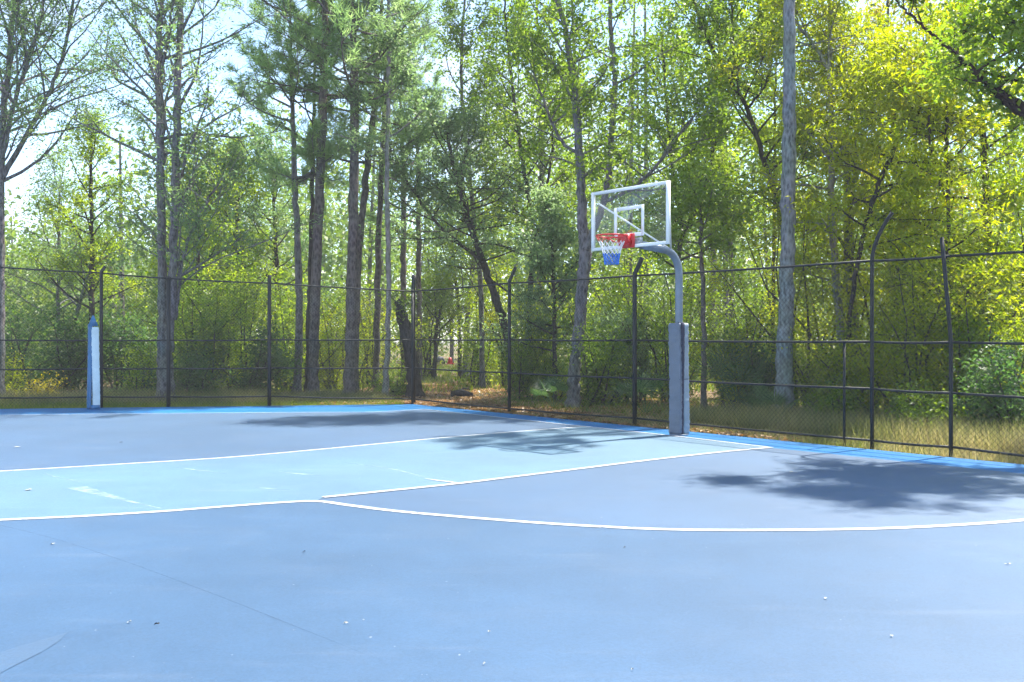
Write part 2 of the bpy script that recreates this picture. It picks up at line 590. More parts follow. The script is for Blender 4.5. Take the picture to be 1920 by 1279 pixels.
lineA = [(1092, 801), (960, 811), (830, 822), (640, 840), (440, 858), (220, 872), (0, 885), (-300, 901)]
lineB = [(1447, 840), (1340, 850), (1200, 866), (1080, 881), (950, 897), (860, 908), (735, 921), (606, 934)]
arc = [(-400, 997), (0, 977), (150, 970), (300, 961), (430, 951), (545, 943), (600, 942), (660, 950), (760, 962),
       (950, 978), (1100, 988), (1260, 995), (1450, 996), (1650, 993), (1800, 986), (1920, 977), (2100, 957)]
base = [(795, 768), (870, 776), (960, 786), (1100, 801), (1260, 818), (1445, 840)]
side = [(-500, 785), (0, 779), (300, 776), (560, 774), (698, 773), (795, 768)]
gA = smooth_path([G(*p) for p in lineA])
gB = smooth_path([G(*p) for p in lineB])
gArc = smooth_path([G(*p) for p in arc])
gBase = smooth_path([G(*p) for p in base])
gSide = smooth_path([G(*p) for p in side])
far_r = G(1920, 889) + (G(1920, 889) - G(1445, 840)) * 1.6
b = MB()
b.sheet(np.vstack([gSide[:-1], gBase, [far_r], [[-9, -11.6, 0]], [[-26, -11, 0]]]), 0.004)
b.build('inner_court', M['inner'], court)
b = MB()
na = len(gArc)
sx_ = np.linspace(-20, 0.2, na)
sy_ = np.linspace(-9, -4.2, na)
b.add(np.vstack([np.column_stack([gArc[:, :2], np.full(na, 0.0065)]), np.column_stack([sx_, sy_, np.full(na, 0.0065)])]),
      [(na + i, na + i + 1, i + 1, i) for i in range(na - 1)])
b.build('outer_court', M['near'], court)
b = MB()
# light blue key: strip between line A and line B / the arc
kb = np.vstack([gB, gArc[(gArc[:, 0] < gB[-1, 0])][::-1]])


def resample(p, nn):
    s = np.concatenate([[0], np.cumsum(np.linalg.norm(np.diff(p, axis=0), axis=1))])
    t = np.linspace(0, s[-1], nn)
    return np.column_stack([np.interp(t, s, p[:, i]) for i in range(3)])


ra, rb = resample(gA, 50), resample(kb, 50)
b.add(np.vstack([np.column_stack([ra[:, :2], np.full(50, 0.008)]), np.column_stack([rb[:, :2], np.full(50, 0.008)])]),
      [(i, i + 1, 51 + i, 50 + i) for i in range(49)])
b.build('key_area', M['key'], court)
for pts, w in ((gA, 0.08), (gB, 0.085), (gArc, 0.085), (gBase, 0.07), (gSide, 0.06)):
    b = MB()
    b.ribbon(pts, w, 0.0105)
    b.build('painted_line', M['line'], court)
b = MB()                                                # the free-throw line, worn down to a stub
b.ribbon([G(860, 908), G(840, 905), G(815, 902), G(796, 899)], [0.055, 0.05, 0.035, 0.01], 0.0125)
b.build('painted_line', M['line'], court)
for pts, w in (([(142, 915), (190, 928), (240, 941), (300, 955)], [0.20, 0.12, 0.05, 0.02]),
               ([(80, 889), (110, 897), (150, 905)], [0.02, 0.03, 0.01]),
               ([(520, 886), (560, 890), (600, 893)], [0.01, 0.06, 0.01]),
               ([(480, 916), (510, 918), (545, 920)], [0.01, 0.045, 0.01]),
               ([(330, 878), (380, 884), (425, 890)], [0.01, 0.05, 0.01]),
               ([(640, 868), (730, 880), (796, 896)], [0.01, 0.03, 0.02])):
    b = MB()
    b.ribbon(smooth_path([G(*p) for p in pts], 5), np.interp(np.linspace(0, 1, (len(pts) - 1) * 5 + 1), np.linspace(0, 1, len(w)), w), 0.0093)
    b.build('worn_streak', M['worn'], court)
b = MB()
b.ribbon(smooth_path([G(*p) for p in ((-60, 968 + 12), (0, 987), (100, 1012), (220, 1050), (330, 1090), (440, 1132), (560, 1180), (700, 1236))]), np.interp(np.linspace(0, 1, 57), [0, 0.1, 0.35, 0.5, 0.85, 1], [0.003, 0.0035, 0.0022, 0.003, 0.0028, 0.0004]), 0.0090)
b.build('seam_crack', M['seam'], court)

b = MB()                                                # corner shadow painted as a darker blue sheet by the viewer's left foot
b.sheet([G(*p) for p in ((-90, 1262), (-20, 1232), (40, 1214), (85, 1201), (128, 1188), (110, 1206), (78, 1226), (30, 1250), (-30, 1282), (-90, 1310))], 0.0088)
b.build('painted_shadow', M['patch'], court)

# ------------------------------------------------------------------ fences
UP = np.array([0, 0, 1.0])


def build_fence(label, posts, rails, mesh_top):
    """posts: (photo x, depth, height, radius, arm vector or None); rails: list of height functions per post"""
    base_pts = [np.array([(px - CX) / F * d, d, 0.0]) for px, d, *_ in posts]
    root = thing('chain_link_fence', base_pts[0] * [1, 1, 0], label, 'fence')
    for (px, d, h, r, arm, z0), p in zip(posts, base_pts):
        b = MB()
        pts = [p + UP * (z0 - 0.1), p + UP * h * 0.5, p + UP * h]
        if arm is not None:
            a = np.asarray(arm, dtype=float)
            pts = [pts[0], pts[1], p + UP * (h - 0.04)] + [p + UP * h + a * t + UP * (0.03 * (1 - t)) for t in (0.03, 0.25, 0.6, 1.0)]
            if a[2] > 0.5 and a[0] > 0:                 # this arm bows outwards in a long curve
                pts = pts[:3] + [p + UP * h + np.array([a[0] * t ** 1.8, a[1] * t, a[2] * t]) for t in np.linspace(0.05, 1, 8)]
        b.tube(pts, r, 10)
        post = b.build('post', M['black'], root, smooth=True)
        b = MB()
        if arm is None:
            b.tube([p + UP * (h - 0.01), p + UP * (h + 0.035), p + UP * (h + 0.05)], [r * 1.25, r * 1.15, r * 0.4], 10)
            b.build('post_cap', M['black'], post, smooth=True)
    for hs in rails:
        for i in range(len(posts) - 1):
            if hs[i] is None or hs[i + 1] is None:
                continue
            A, B = base_pts[i] + UP * hs[i], base_pts[i + 1] + UP * hs[i + 1]
            t = np.linspace(0, 1, 7)[:, None]
            pts = A + (B - A) * t
            pts[:, 2] -= 0.012 * np.sin(math.pi * t[:, 0])
            b = MB()
            b.tube(pts, 0.017, 8)
            b.build('rail', M['black'], root, smooth=True)
    # woven wire: one panel of crossing diagonals per bay, fixed behind the rails
    for i in range(len(posts) - 1):
        A, B = base_pts[i], base_pts[i + 1]
        L = np.linalg.norm(B - A)
        ex = (B - A) / L
        nn = np.array([-ex[1], ex[0], 0])
        if nn[1] < 0:
            nn = -nn
        hA, hB = mesh_top[i], mesh_top[i + 1]
        H = (hA + hB) / 2
        b = MB()
        step = 0.075
        v, tr = [], []
        for sgn in (1, -1):
            off = nn * (0.026 if sgn > 0 else 0.030)
            s = -H if sgn > 0 else 0.0
            while s < (L if sgn > 0 else L + H):
                t0, t1 = max(0, s) if sgn > 0 else min(L, s), min(L, s + H) if sgn > 0 else max(0, s - H)
                if abs(t1 - t0) > 0.02:
                    z0, z1 = abs(t0 - s), abs(t1 - s)
                    pts = []
                    for t_, z_ in ((t0, z0), (t1, z1)):
                        top = hA + (hB - hA) * t_ / L
                        pts.append(A + ex * t_ + off + UP * (0.03 + z_ * (top - 0.03) / H))
                    dv = (pts[1] - pts[0]) / np.linalg.norm(pts[1] - pts[0])
                    sd = np.cross(dv, nn) * 0.0018
                    kk = len(v)
                    w2 = nn * 0.0025
                    v += [pts[0] - sd, pts[0] + sd, pts[0] + w2, pts[1] - sd, pts[1] + sd, pts[1] + w2]
                    tr += [(kk, kk + 1, kk + 4), (kk, kk + 4, kk + 3), (kk + 1, kk + 2, kk + 5), (kk + 1, kk + 5, kk + 4), (kk + 2, kk, kk + 3), (kk + 2, kk + 3, kk + 5)]
                s += step
        b.add(v, None, tr)
        b.build('wire_mesh', M['black'], root)
    return root


def hgt(py, d):
    return CAMH - (py - HZ) / F * d


# right-hand fence, from the corner post towards the viewer
nout = nR * 0.14
def fr_depth(px):
    """depth at which a ray through photo column px meets the right-hand fence line"""
    p0 = corner + nout
    k = (px - CX) / F
    s = (k * p0[1] - p0[0]) / (eR[0] - k * eR[1])
    return p0[1] + s * eR[1]


def fl_depth(px):
    p0 = corner + nout
    k = (px - CX) / F
    s = (k * p0[1] - p0[0]) / (eL[0] - k * eL[1])
    return p0[1] + s * eL[1]


rp = [775, 955, 1190, 1635, 1783, 2180]
rd = [fr_depth(x) for x in rp]
tops = [546, 531, 517, 489, 480, 453]
mids = [637, 637, 638, 641, 642, 644]
thirds = [690, 699, 709, 729, 737, 757]
lows = [748, 766, 784, 826, 838, 882]
posts = [(775, rd[0], hgt(546, rd[0]), 0.052, (0.02, -0.05, 0.38), 0),
         (955, rd[1], hgt(531, rd[1]), 0.036, (0.13, -0.05, 0.33), 0),
         (1190, rd[2], hgt(517, rd[2]), 0.040, (0.13, -0.04, 0.32), 0),
         (1635, rd[3], hgt(489, rd[3]), 0.026, (0.26, -0.05, 0.66), 0),
         (1783, rd[4], hgt(642, rd[4]), 0.026, (-0.11, 0.02, 1.36), 0),
         (2180, rd[5], hgt(453, rd[5]), 0.040, (0.1, 0, 0.3), 0)]
rails = [[hgt(y, d) for y, d in zip(row, rd)] for row in (tops, mids, thirds, lows)]
build_fence('black chain-link fence running from the corner post to the right behind the hoop', posts, rails,
            [hgt(y, d) for y, d in zip(tops, rd)])
# slim intermediate post, only below the middle rail
fence_r = [o for o in col.objects if o.name == 'chain_link_fence'][0]
b = MB()
d = fr_depth(1583)
p = np.array([(1583 - CX) / F * d, d, 0])
b.tube([p - UP * 0.1, p + UP * 0.8, p + UP * hgt(641, d)], 0.019, 8)
b.build('post', M['black'], fence_r, smooth=True, label='slim short post ending at the middle rail')

lp = [775, 505, 316, 190, -60, -420]
ld = [fl_depth(x) for x in lp]
tops = [546, 531, 522, 512, 497, 470]
mids = [637, 637, 638, 638, 637, 637]
thirds = [690, 690, 691, 691, 693, 696]
lows = [748, 743, 744, 744, 746, 748]
posts = [(773.5, ld[0] + 0.02, hgt(547, ld[0]), 0.03, None, 0),
         (505, ld[1], hgt(531, ld[1]), 0.042, (0.0, 0.02, 0.18), 0),
         (316, ld[2], hgt(522, ld[2]), 0.045, None, 0),
         (190, ld[3], hgt(512, ld[3]), 0.036, (0.08, 0.02, 0.15), 0),
         (-60, ld[4], hgt(497, ld[4]), 0.04, (0.1, 0, 0.2), 0),
         (-420, ld[5], hgt(470, ld[5]), 0.04, (0.1, 0, 0.2), 0)]
rails = [[hgt(y, d) for y, d in zip(row, ld)] for row in (tops, mids, thirds, lows)]
build_fence('black chain-link fence along the far left edge of the court behind the padded post', posts, rails,
            [hgt(y, d) for y, d in zip(tops, ld)])

# ------------------------------------------------------------------ basketball hoop
hv = np.array([0.656, -0.755, 0.0])                   # along the baseline, towards the viewer
hu = np.array([-0.755, -0.656, 0.0])                  # into the court
pole0 = G(1273, 816)
hoop = thing('basketball_hoop', pole0, 'basketball hoop with clear backboard, red rim and grey padded gooseneck pole', 'hoop')
b = MB()
RZ = 3.03
pts = [pole0 - UP * 0.05, pole0 + UP * 1.5, pole0 + UP * 2.54]
for a in np.linspace(0, 1, 9)[1:]:
    th = a * math.radians(84)
    pts.append(pole0 + UP * (2.54 + 0.36 * math.sin(th)) + hu * 0.36 * (1 - math.cos(th)))
pts.append(pts[-1] + hu * 0.56 + UP * 0.04)
b.tube(pts, 0.060, 20)
pole = b.build('pole', M['steel'], hoop, smooth=True)
arm_end = np.array(pts[-1])
b = MB()
b.tube([pole0 + UP * 0.001, pole0 + UP * 0.02], [0.15, 0.15], 16)
b.build('base_plate', M['steel'], pole)
# backboard
BD, BW, BZ0, BZ1 = 1.16, 1.54, 2.88, 3.79
bc = pole0 + hu * BD
bw2, bh = BW / 2, BZ1 - BZ0
b = MB()
fw = 0.045
for sgn in (-1, 1):
    b.box(bc + hv * sgn * (bw2 - fw / 2) + UP * (BZ0 + BZ1) / 2, hv, hu, UP, fw, 0.045, bh)
for z in (BZ0 + fw / 2, BZ1 - fw / 2):
    b.box(bc + UP * z, hv, hu, UP, BW - 2 * fw - 0.001, 0.043, fw)
board = b.build('backboard', M['white'], hoop, label='clear backboard in a white frame')
b = MB()
b.box(bc + UP * (BZ0 + BZ1) / 2, hv, hu, UP, BW - 2 * fw, 0.012, bh - 2 * fw)
b.build('glass_pane', M['glass'], board)
sw, sh, st = 0.60, 0.46, 0.055
b = MB()
zc = RZ + 0.01
for sgn in (-1, 1):
    b.box(bc + hv * sgn * (sw / 2 - st / 2) + hu * 0.0085 + UP * (zc + sh / 2), hv, hu, UP, st, 0.002, sh)
for z in (zc + st / 2, zc + sh - st / 2):
    b.box(bc + hu * 0.0085 + UP * z, hv, hu, UP, sw - 2 * st, 0.002, st)
b.build('target_square', M['white'], board)
b = MB()
b.box(bc - hu * 0.07 + UP * 2.965, hv, hu, UP, 0.34, 0.08, 0.12)
b.build('mounting_plate', M['grey'], board)
for sgn in (-1, 1):
    b = MB()
    b.tube([pts[-4] + UP * 0.05, bc - hu * 0.06 + hv * sgn * (bw2 - 0.06) + UP * (BZ1 - 0.16)], 0.014, 8)
    b.build('brace', M['white'], hoop, smooth=True)
b = MB()
b.tube([arm_end - hu * 0.06, bc - hu * 0.07 + UP * 2.95], 0.055, 14)
b.build('arm', M['steel'], hoop, smooth=True)
# rim, bracket and net
rc = bc + hu * 0.385 + UP * RZ
th = np.linspace(0, 2 * math.pi, 49)
b = MB()
b.tube([rc + (hu * math.cos(t) + hv * math.sin(t)) * 0.2286 for t in th], 0.0115, 8, caps=False)
rim = b.build('rim', M['red'], hoop, smooth=True)
b = MB()
b.box(bc + hu * 0.085 + UP * (RZ - 0.045), hv, hu, UP, 0.17, 0.15, 0.17)
b.box(bc + hu * 0.03 + UP * (RZ - 0.05), hv, hu, UP, 0.26, 0.02, 0.21)
b.build('bracket', M['red'], rim)
for sgn in (-1, 1):
    b = MB()
    b.tube([bc + hu * 0.05 + hv * sgn * 0.08 + UP * (RZ - 0.11), rc + hu * (-0.10) + hv * sgn * 0.20 - UP * 0.01], 0.011, 6)
    b.build('rim_strut', M['red'], rim)
prof = [(0.0, 0.226), (0.08, 0.190), (0.15, 0.158), (0.21, 0.138), (0.26, 0.126), (0.30, 0.116), (0.34, 0.109), (0.38, 0.105), (0.42, 0.103)]
strands = {'netred': MB(), 'netwhite': MB(), 'netblue': MB()}
NS = 14
for lev in range(len(prof) - 1):
    mname = 'netred' if lev < 1 else ('netwhite' if lev < 4 else 'netblue')
    (z0, r0), (z1, r1) = prof[lev], prof[lev + 1]
    for s in range(NS):
        a0 = 2 * math.pi * (s + 0.5 * (lev % 2)) / NS
        for sg in (-1, 1):
            a1 = a0 + sg * math.pi / NS
            A = rc + (hu * math.cos(a0) + hv * math.sin(a0)) * r0 - UP * z0
            B = rc + (hu * math.cos(a1) + hv * math.sin(a1)) * r1 - UP * z1
            strands[mname].tube([A, (A + B) / 2 - UP * 0.008, B], 0.0042 if mname != 'netblue' else 0.0062, 5, caps=False)
for mname, nm, lb in (('netred', 'net', 'red top loops of the net'), ('netwhite', 'net', 'white middle of the net'), ('netblue', 'net', 'blue lower part of the net')):
    strands[mname].build(nm, M[mname], rim, smooth=True, label=lb)


def pad_block(c, ax, ay, wx, wy, z0, z1, seed, wr=0.006):
    """soft upright cushion: rounded corners, wrinkles pinched at mid height"""
    rng = np.random.default_rng(seed)
    nz, npf = 46, 28
    zs = np.linspace(z0, z1, nz)
    ang = np.linspace(0, 2 * math.pi, npf, endpoint=False)
    e = 0.32
    cx_ = np.sign(np.cos(ang)) * np.abs(np.cos(ang)) ** e
    cy_ = np.sign(np.sin(ang)) * np.abs(np.sin(ang)) ** e
    v = []
    ph = rng.uniform(0, 6.28, 6)
    for z in zs:
        t = (z - z0) / (z1 - z0)
        s = 1 - 0.05 * math.exp(-((t - 0.49) / 0.012) ** 2) - 0.10 * max(0, 1 - t / 0.02) - 0.10 * max(0, 1 - (1 - t) / 0.02)
        lean = 0.012 * math.sin(3.0 * t + ph[0])
        for a, X, Y in zip(ang, cx_, cy_):
            w = wr * (math.sin(z * 38 + 3 * a + ph[1]) * math.sin(z * 11 + ph[2]) + 0.8 * math.sin(z * 63 - 2 * a + ph[3]))
            v.append(c + ax * (X * (wx / 2 * s + w) + lean) + ay * (Y * (wy / 2 * s + w)) + UP * z)
    q = []
    for i in range(nz - 1):
        for j in range(npf):
            q.append((i * npf + j, i * npf + (j + 1) % npf, (i + 1) * npf + (j + 1) % npf, (i + 1) * npf + j))
    mb = MB()
    v += [c + UP * z0, c + UP * z1]
    tr = []
    for j in range(npf):
        tr.append((nz * npf, (j + 1) % npf, j))
        tr.append((nz * npf + 1, (nz - 1) * npf + j, (nz - 1) * npf + (j + 1) % npf))
    mb.add(v, q, tr)
    return mb


padz1 = 1.765
p1 = pad_block(pole0 + hu * 0.085 - hv * 0.01, hv, hu, 0.225, 0.06, 0.02, padz1, 3, 0.005)
pad = p1.build('pole_pad', M['padgrey'], hoop, smooth=True, label='grey quilted pad wrapped round the pole')
p2 = pad_block(pole0 - hu * 0.062 + hv * 0.083, hv, hu, 0.05, 0.13, 0.02, padz1, 8, 0.005)
p2.build('pad_flap', M['padlit'], pad, smooth=True)
p3 = pad_block(pole0 + hu * 0.036 + hv * 0.066, hv, hu, 0.095, 0.06, 0.015, padz1 + 0.01, 5, 0.002)
p3.build('pad_seam', M['navy'], pad, smooth=True)
p4 = pad_block(pole0 - hu * 0.025 - hv * 0.097, hv, hu, 0.05, 0.17, 0.02, padz1, 9, 0.004)
p4.build('pad_flap', M['padgrey'], pad, smooth=True)
b = MB()
b.box(pole0 + hu * 0.002 - hv * 0.006 + UP * 0.885, hv, hu, UP, 0.222, 0.218, 0.010)
b.build('strap', M['navy'], pad)

# ------------------------------------------------------------------ padded post by the left-hand fence
pp = G(176, 767.5)
post = thing('padded_post', pp, 'slim upright post in a faded white and blue pad at far left', 'padded post')
ru = np.array([0.45, -0.893, 0]); rv = np.array([0.893, 0.45, 0])
pad_block(pp + rv * 0.035, rv, ru, 0.155, 0.16, 0.02, 1.78, 12, 0.004).build('pad_front', M['padwhite'], post, smooth=True)
pad_block(pp - rv * 0.085 - ru * 0.02, rv, ru, 0.09, 0.17, 0.015, 1.84, 14, 0.003).build('pad_back', M['padblue'], post, smooth=True)
b = MB()
z0, z1 = 1.80, 2.03
bs = [pp + rv * x + ru * y + UP * z0 for x, y in ((-0.115, -0.08), (0.085, -0.08), (0.085, 0.08), (-0.115, 0.08))]
tp = [pp + rv * x + ru * y + UP * z1 for x, y in ((-0.03, -0.02), (0.0, -0.02), (0.0, 0.02), (-0.03, 0.02))]
b.add(bs + tp, [(0, 3, 2, 1), (4, 5, 6, 7), (0, 1, 5, 4), (1, 2, 6, 5), (2, 3, 7, 6), (3, 0, 4, 7)])
b.build('peaked_cap', M['padblue'], post)
b = MB()
b.box(pp + rv * 0.03 + ru * 0.012 + UP * 0.05, rv, ru, UP, 0.17, 0.17, 0.09)
b.build('foot_cover', M['padblue'], post)


# ------------------------------------------------------------------ plants: growing branches and leaves
def unit(v):
    v = np.asarray(v, dtype=np.float64)
    return v / (np.linalg.norm(v, axis=-1, keepdims=True) + 1e-12)


def grow_path(p0, d0, L, nseg, curl, jit, rng):
    pts = [np.asarray(p0, dtype=np.float64)]
    d = unit(d0)
    for _ in range(nseg):
        d = unit(d + np.array([0, 0, curl]) + rng.normal(0, jit, 3))
        pts.append(pts[-1] + d * L / nseg)
    return np.array(pts)


def leaf_quads(mb, c, size, rng, aspect=0.5, up=0.4, droop=0.0, var=0.35, axis=None):
    n = len(c)
    nr = rng.normal(0, 1, (n, 3))
    nr[:, 2] = np.abs(nr[:, 2]) + up
    nr = unit(nr)
    t = rng.normal(0, 1, (n, 3))
    if axis is not None:
        t = t * 0.7 + axis
    t[:, 2] -= droop
    t = unit(t - nr * np.sum(t * nr, axis=1, keepdims=True))
    bt = np.cross(nr, t)
    L = size * (1 + var * rng.uniform(-1, 1, (n, 1)))
    W = L * aspect
    v = np.empty((n, 4, 3))
    v[:, 0] = c - t * L * 0.5
    v[:, 1] = c + bt * W * 0.5 + nr * L * 0.10
    v[:, 2] = c + t * L * 0.5
    v[:, 3] = c - bt * W * 0.5 + nr * L * 0.10
    mb.add(v.reshape(-1, 3), np.arange(n * 4).reshape(-1, 4))


def needle_tufts(mb, c, ax, rng, per=18, length=0.30, w=0.011, spread=0.75):
    n = len(c)
    d = unit(np.repeat(ax, per, axis=0) + rng.normal(0, spread, (n * per, 3)))
    cc = np.repeat(c, per, axis=0) + rng.normal(0, 0.035, (n * per, 3))
    L = length * rng.uniform(0.7, 1.2, (n * per, 1))
    s = unit(np.cross(d, rng.normal(0, 1, (n * per, 3)))) * w
    v = np.empty((n * per, 3, 3))
    v[:, 0] = cc - s
    v[:, 1] = cc + s
    v[:, 2] = cc + d * L
    mb.add(v.reshape(-1, 3), None, np.arange(n * per * 3).reshape(-1, 3))


# limbs, limb length, elevation low/high (deg), curl, sub-branches, leaves, leaf size, aspect, spread, droop, material
KIND = {
    'pine':   dict(nl=32, L=(1.1, 2.9), el=(0, 45), curl=0.06, subs=6, leaves=0, size=0, spread=0, mat='needle'),
    'feather': dict(nl=46, L=(1.6, 3.6), el=(28, 62), curl=0.03, subs=7, leaves=20000, size=0.095, asp=0.36, spread=0.20, droop=0.2, mat='lf_teal'),
    'broad':  dict(nl=24, L=(1.3, 2.8), el=(15, 60), curl=0.03, subs=6, leaves=13500, size=0.10, asp=0.5, spread=0.23, droop=0.1, mat='lf_mid'),
    'oak':    dict(nl=26, L=(1.2, 2.6), el=(5, 55), curl=0.05, subs=7, leaves=18000, size=0.09, asp=0.55, spread=0.20, droop=0.0, mat='lf_oak'),
    'willow': dict(nl=26, L=(1.4, 2.9), el=(15, 55), curl=-0.06, subs=7, leaves=13000, size=0.12, asp=0.28, spread=0.24, droop=0.9, mat='lf_yel'),
}


def make_tree(name, label, kind, stems, barkm='bark_grey', leaf=None, t0=0.3, seed=0, leaves=1.0, limbs=1.0, length=1.0, group=None, el=None,
              size=1.0, spread=1.0, bare=None, cat='tree'):
    """stems: list of (depth, [(x, y, width px), ...]) with photo pixels; the first starts at the ground"""
    rng = np.random.default_rng(seed + 1000)
    K = KIND[kind]
    d0, pl0 = stems[0]
    bx = P(pl0[0][0], pl0[0][1], d0)
    root = thing(name, (bx[0], bx[1], 0.0), label, cat, group)
    tr, br, cr = MB(), MB(), MB()
    centers, axes = [], []
    paths = []
    for si, (d, pl) in enumerate(stems):
        dd = d if isinstance(d, (list, tuple)) else [d] * len(pl)
        raw = np.array([P(x, y, q) for (x, y, w), q in zip(pl, dd)])
        rad = np.array([w * 0.43 / F * q for (x, y, w), q in zip(pl, dd)])
        if si == 0:
            raw[0, 2] = min(raw[0, 2], -0.05)
        full = np.column_stack([raw, rad])
        pth = smooth_path(full, 10)
        pts, rr = pth[:, :3].copy(), np.maximum(pth[:, 3], 0.006)
        pts[1:-1] += rng.normal(0, 0.012, (len(pts) - 2, 3)) * [1, 1, 0]
        if si == 0:
            rr = rr * (1 + 0.55 * np.exp(-np.maximum(pts[:, 2], 0) / 0.18))
        tr.tube(pts, rr, 10 if rad.max() > 0.05 else 7, rough=0.06, rng=rng)
        paths.append((pts, rr))
    trunk = tr.build('trunk', M[barkm], root, smooth=True)
    e0, e1 = el or K['el']
    for si, (pts, rr) in enumerate(paths):
        seg = np.linalg.norm(np.diff(pts, axis=0), axis=1)
        s = np.concatenate([[0], np.cumsum(seg)])
        tot = s[-1]
        nl = max(3, int(K['nl'] * limbs * (1.0 if si == 0 else 0.55)))
        a0 = rng.uniform(0, 6.28)
        lo = t0 if si == 0 else 0.15
        for i in range(nl):
            t = lo + (0.99 - lo) * ((i + rng.uniform(0, 1)) / nl)
            q = t * tot
            p = np.array([np.interp(q, s, pts[:, k]) for k in range(3)])
            r = np.interp(q, s, rr)
            az = a0 + i * 2.4 + rng.normal(0, 0.5)
            rel = (t - lo) / (1 - lo)
            ev = math.radians(e0 + (e1 - e0) * rel + rng.normal(0, 10))
            dirv = np.array([math.cos(az) * math.cos(ev), math.sin(az) * math.cos(ev), math.sin(ev)])
            L = rng.uniform(*K['L']) * length * (1.05 - 0.55 * rel)
            lp_ = grow_path(p, dirv, L, 6, K['curl'], 0.11, rng)
            r0 = min(r * 0.55, 0.012 + L * 0.011)
            br.tube(lp_, np.linspace(r0, 0.006, 7), 5, caps=False)
            for j in range(K['subs']):
                u = rng.uniform(0.25, 1.0)
                f = u * 6
                k0 = min(int(f), 5)
                sp = lp_[k0] + (lp_[k0 + 1] - lp_[k0]) * (f - k0)
                dv = unit(unit(lp_[k0 + 1] - lp_[k0]) + rng.normal(0, 0.55, 3))
                SL = L * rng.uniform(0.22, 0.45) * (1.15 - 0.5 * u)
                sb = grow_path(sp, dv, SL, 3, K['curl'] * 1.5, 0.16, rng)
                br.tube(sb, np.linspace(max(0.005, r0 * 0.35), 0.004, 4), 3, caps=False)
                if bare and rng.uniform() < bare:
                    continue
                for w in (0.45, 0.75, 1.0):
                    f2 = w * 3
                    k2 = min(int(f2), 2)
                    centers.append(sb[k2] + (sb[k2 + 1] - sb[k2]) * (f2 - k2))
                    axes.append(unit(sb[k2 + 1] - sb[k2]))
    br.build('limbs', M[barkm], trunk if False else root, smooth=True)
    centers, axes = np.array(centers), np.array(axes)
    if kind == 'pine':
        needle_tufts(cr, centers, axes, rng, per=int(15 * leaves))
    else:
        n = int(K['leaves'] * leaves)
        pick = rng.integers(0, len(centers), n)
        wgt = rng.uniform(0.3, 1.3, len(centers))[pick][:, None]
        c = centers[pick] + rng.normal(0, 1, (n, 3)) * K['spread'] * spread * wgt * [1, 1, 0.75]
        leaf_quads(cr, c, K['size'] * size, rng, K.get('asp', 0.5), 0.35, K.get('droop', 0), axis=axes[pick] * 0.4)
    cr.build('crown', M[leaf or K['mat']], root)
    return root


def make_shrub(name, label, px, d, w, h, leaf, seed, n=5000, size=0.085, asp=0.5, droop=0.0, barkm='bark_dark', group=None, stems=9, low=0.08, cat='shrub'):
    """w and h in metres; stems fan out from the base, leaves gather round their upper ends"""
    rng = np.random.default_rng(seed + 5000)
    base = np.array([(px - CX) / F * d, d, 0.0])
    base[2] = float(ground_z(base[0], base[1]))
    root = thing(name, base, label, cat, group)
    br, cr = MB(), MB()
    cen = []
    for i in range(stems):
        az = rng.uniform(0, 6.28)
        ev = math.radians(rng.uniform(42, 88))
        dv = np.array([math.cos(az) * math.cos(ev) * w / h, math.sin(az) * math.cos(ev) * w / h, math.sin(ev)])
        L = h * rng.uniform(0.65, 1.0)
        pth = grow_path(base + rng.normal(0, 0.1 * w, 3) * [1, 1, 0] - UP * 0.05, dv, L, 6, -0.03, 0.13, rng)
        br.tube(pth, np.linspace(0.012 + 0.006 * h, 0.005, 7), 5, caps=False)
        for j in range(9):
            u = rng.uniform(low, 1.0) * 6
            k0 = min(int(u), 5)
            sp = pth[k0] + (pth[k0 + 1] - pth[k0]) * (u - k0)
            sb = grow_path(sp, unit(rng.normal(0, 1, 3) + [0, 0, 0.5]), rng.uniform(0.2, 0.42) * w * 0.6, 3, -0.05, 0.2, rng)
            br.tube(sb, np.linspace(0.007, 0.004, 4), 3, caps=False)
            cen += [sb[1], sb[2], sb[3]]
    br.build('stems', M[barkm], root, smooth=True)
    cen = np.array(cen)
    cen[:, 2] = np.maximum(cen[:, 2], 0.08)
    pick = rng.integers(0, len(cen), n)
    c = cen[pick] + rng.normal(0, 1, (n, 3)) * (0.10 + 0.045 * w)
    c[:, 2] = np.maximum(c[:, 2], 0.03)
    leaf_quads(cr, c, size, rng, asp, 0.4, droop)
    cr.build('foliage', M[leaf], root)
    return root


# ------------------------------------------------------------------ trees (photo pixels give each stem its course)
T = make_tree
T('bare_tree', 'thin-leaved tree with many bare grey branches at the left edge', 'feather',
  [(23.5, [(-2, 752, 22), (0, 600, 20), (0, 440, 18), (4, 250, 14), (22, 60, 10), (45, -160, 6)]),
   (23.5, [(4, 335, 12), (60, 235, 10), (110, 130, 8), (135, 20, 6), (150, -120, 3)]),
   (23.2, [(4, 300, 10), (30, 180, 9), (70, 60, 7), (95, -60, 4)])],
  'bark_grey', 'lf_teal', 0.42, 1, leaves=1.3, limbs=1.0, length=1.1, bare=0.2)
T('twin_trunk_tree', 'tall tree with two close grey trunks behind the left fence', 'feather',
  [(23.0, [(312, 754, 36), (309, 640, 30), (304, 520, 19), (302, 380, 18), (299, 200, 16), (298, 60, 13), (310, -80, 10), (312, -220, 5)]),
   (22.8, [(318, 660, 18), (323, 540, 18), (327, 420, 18), (331, 240, 16), (337, 80, 14), (340, -80, 10), (342, -240, 4)]),
   (22.9, [(328, 600, 8), (345, 480, 6), (375, 400, 5), (420, 330, 3)])],
  'bark_grey', 'lf_teal', 0.45, 2, leaves=1.3, limbs=1.05, length=1.05, bare=0.2)
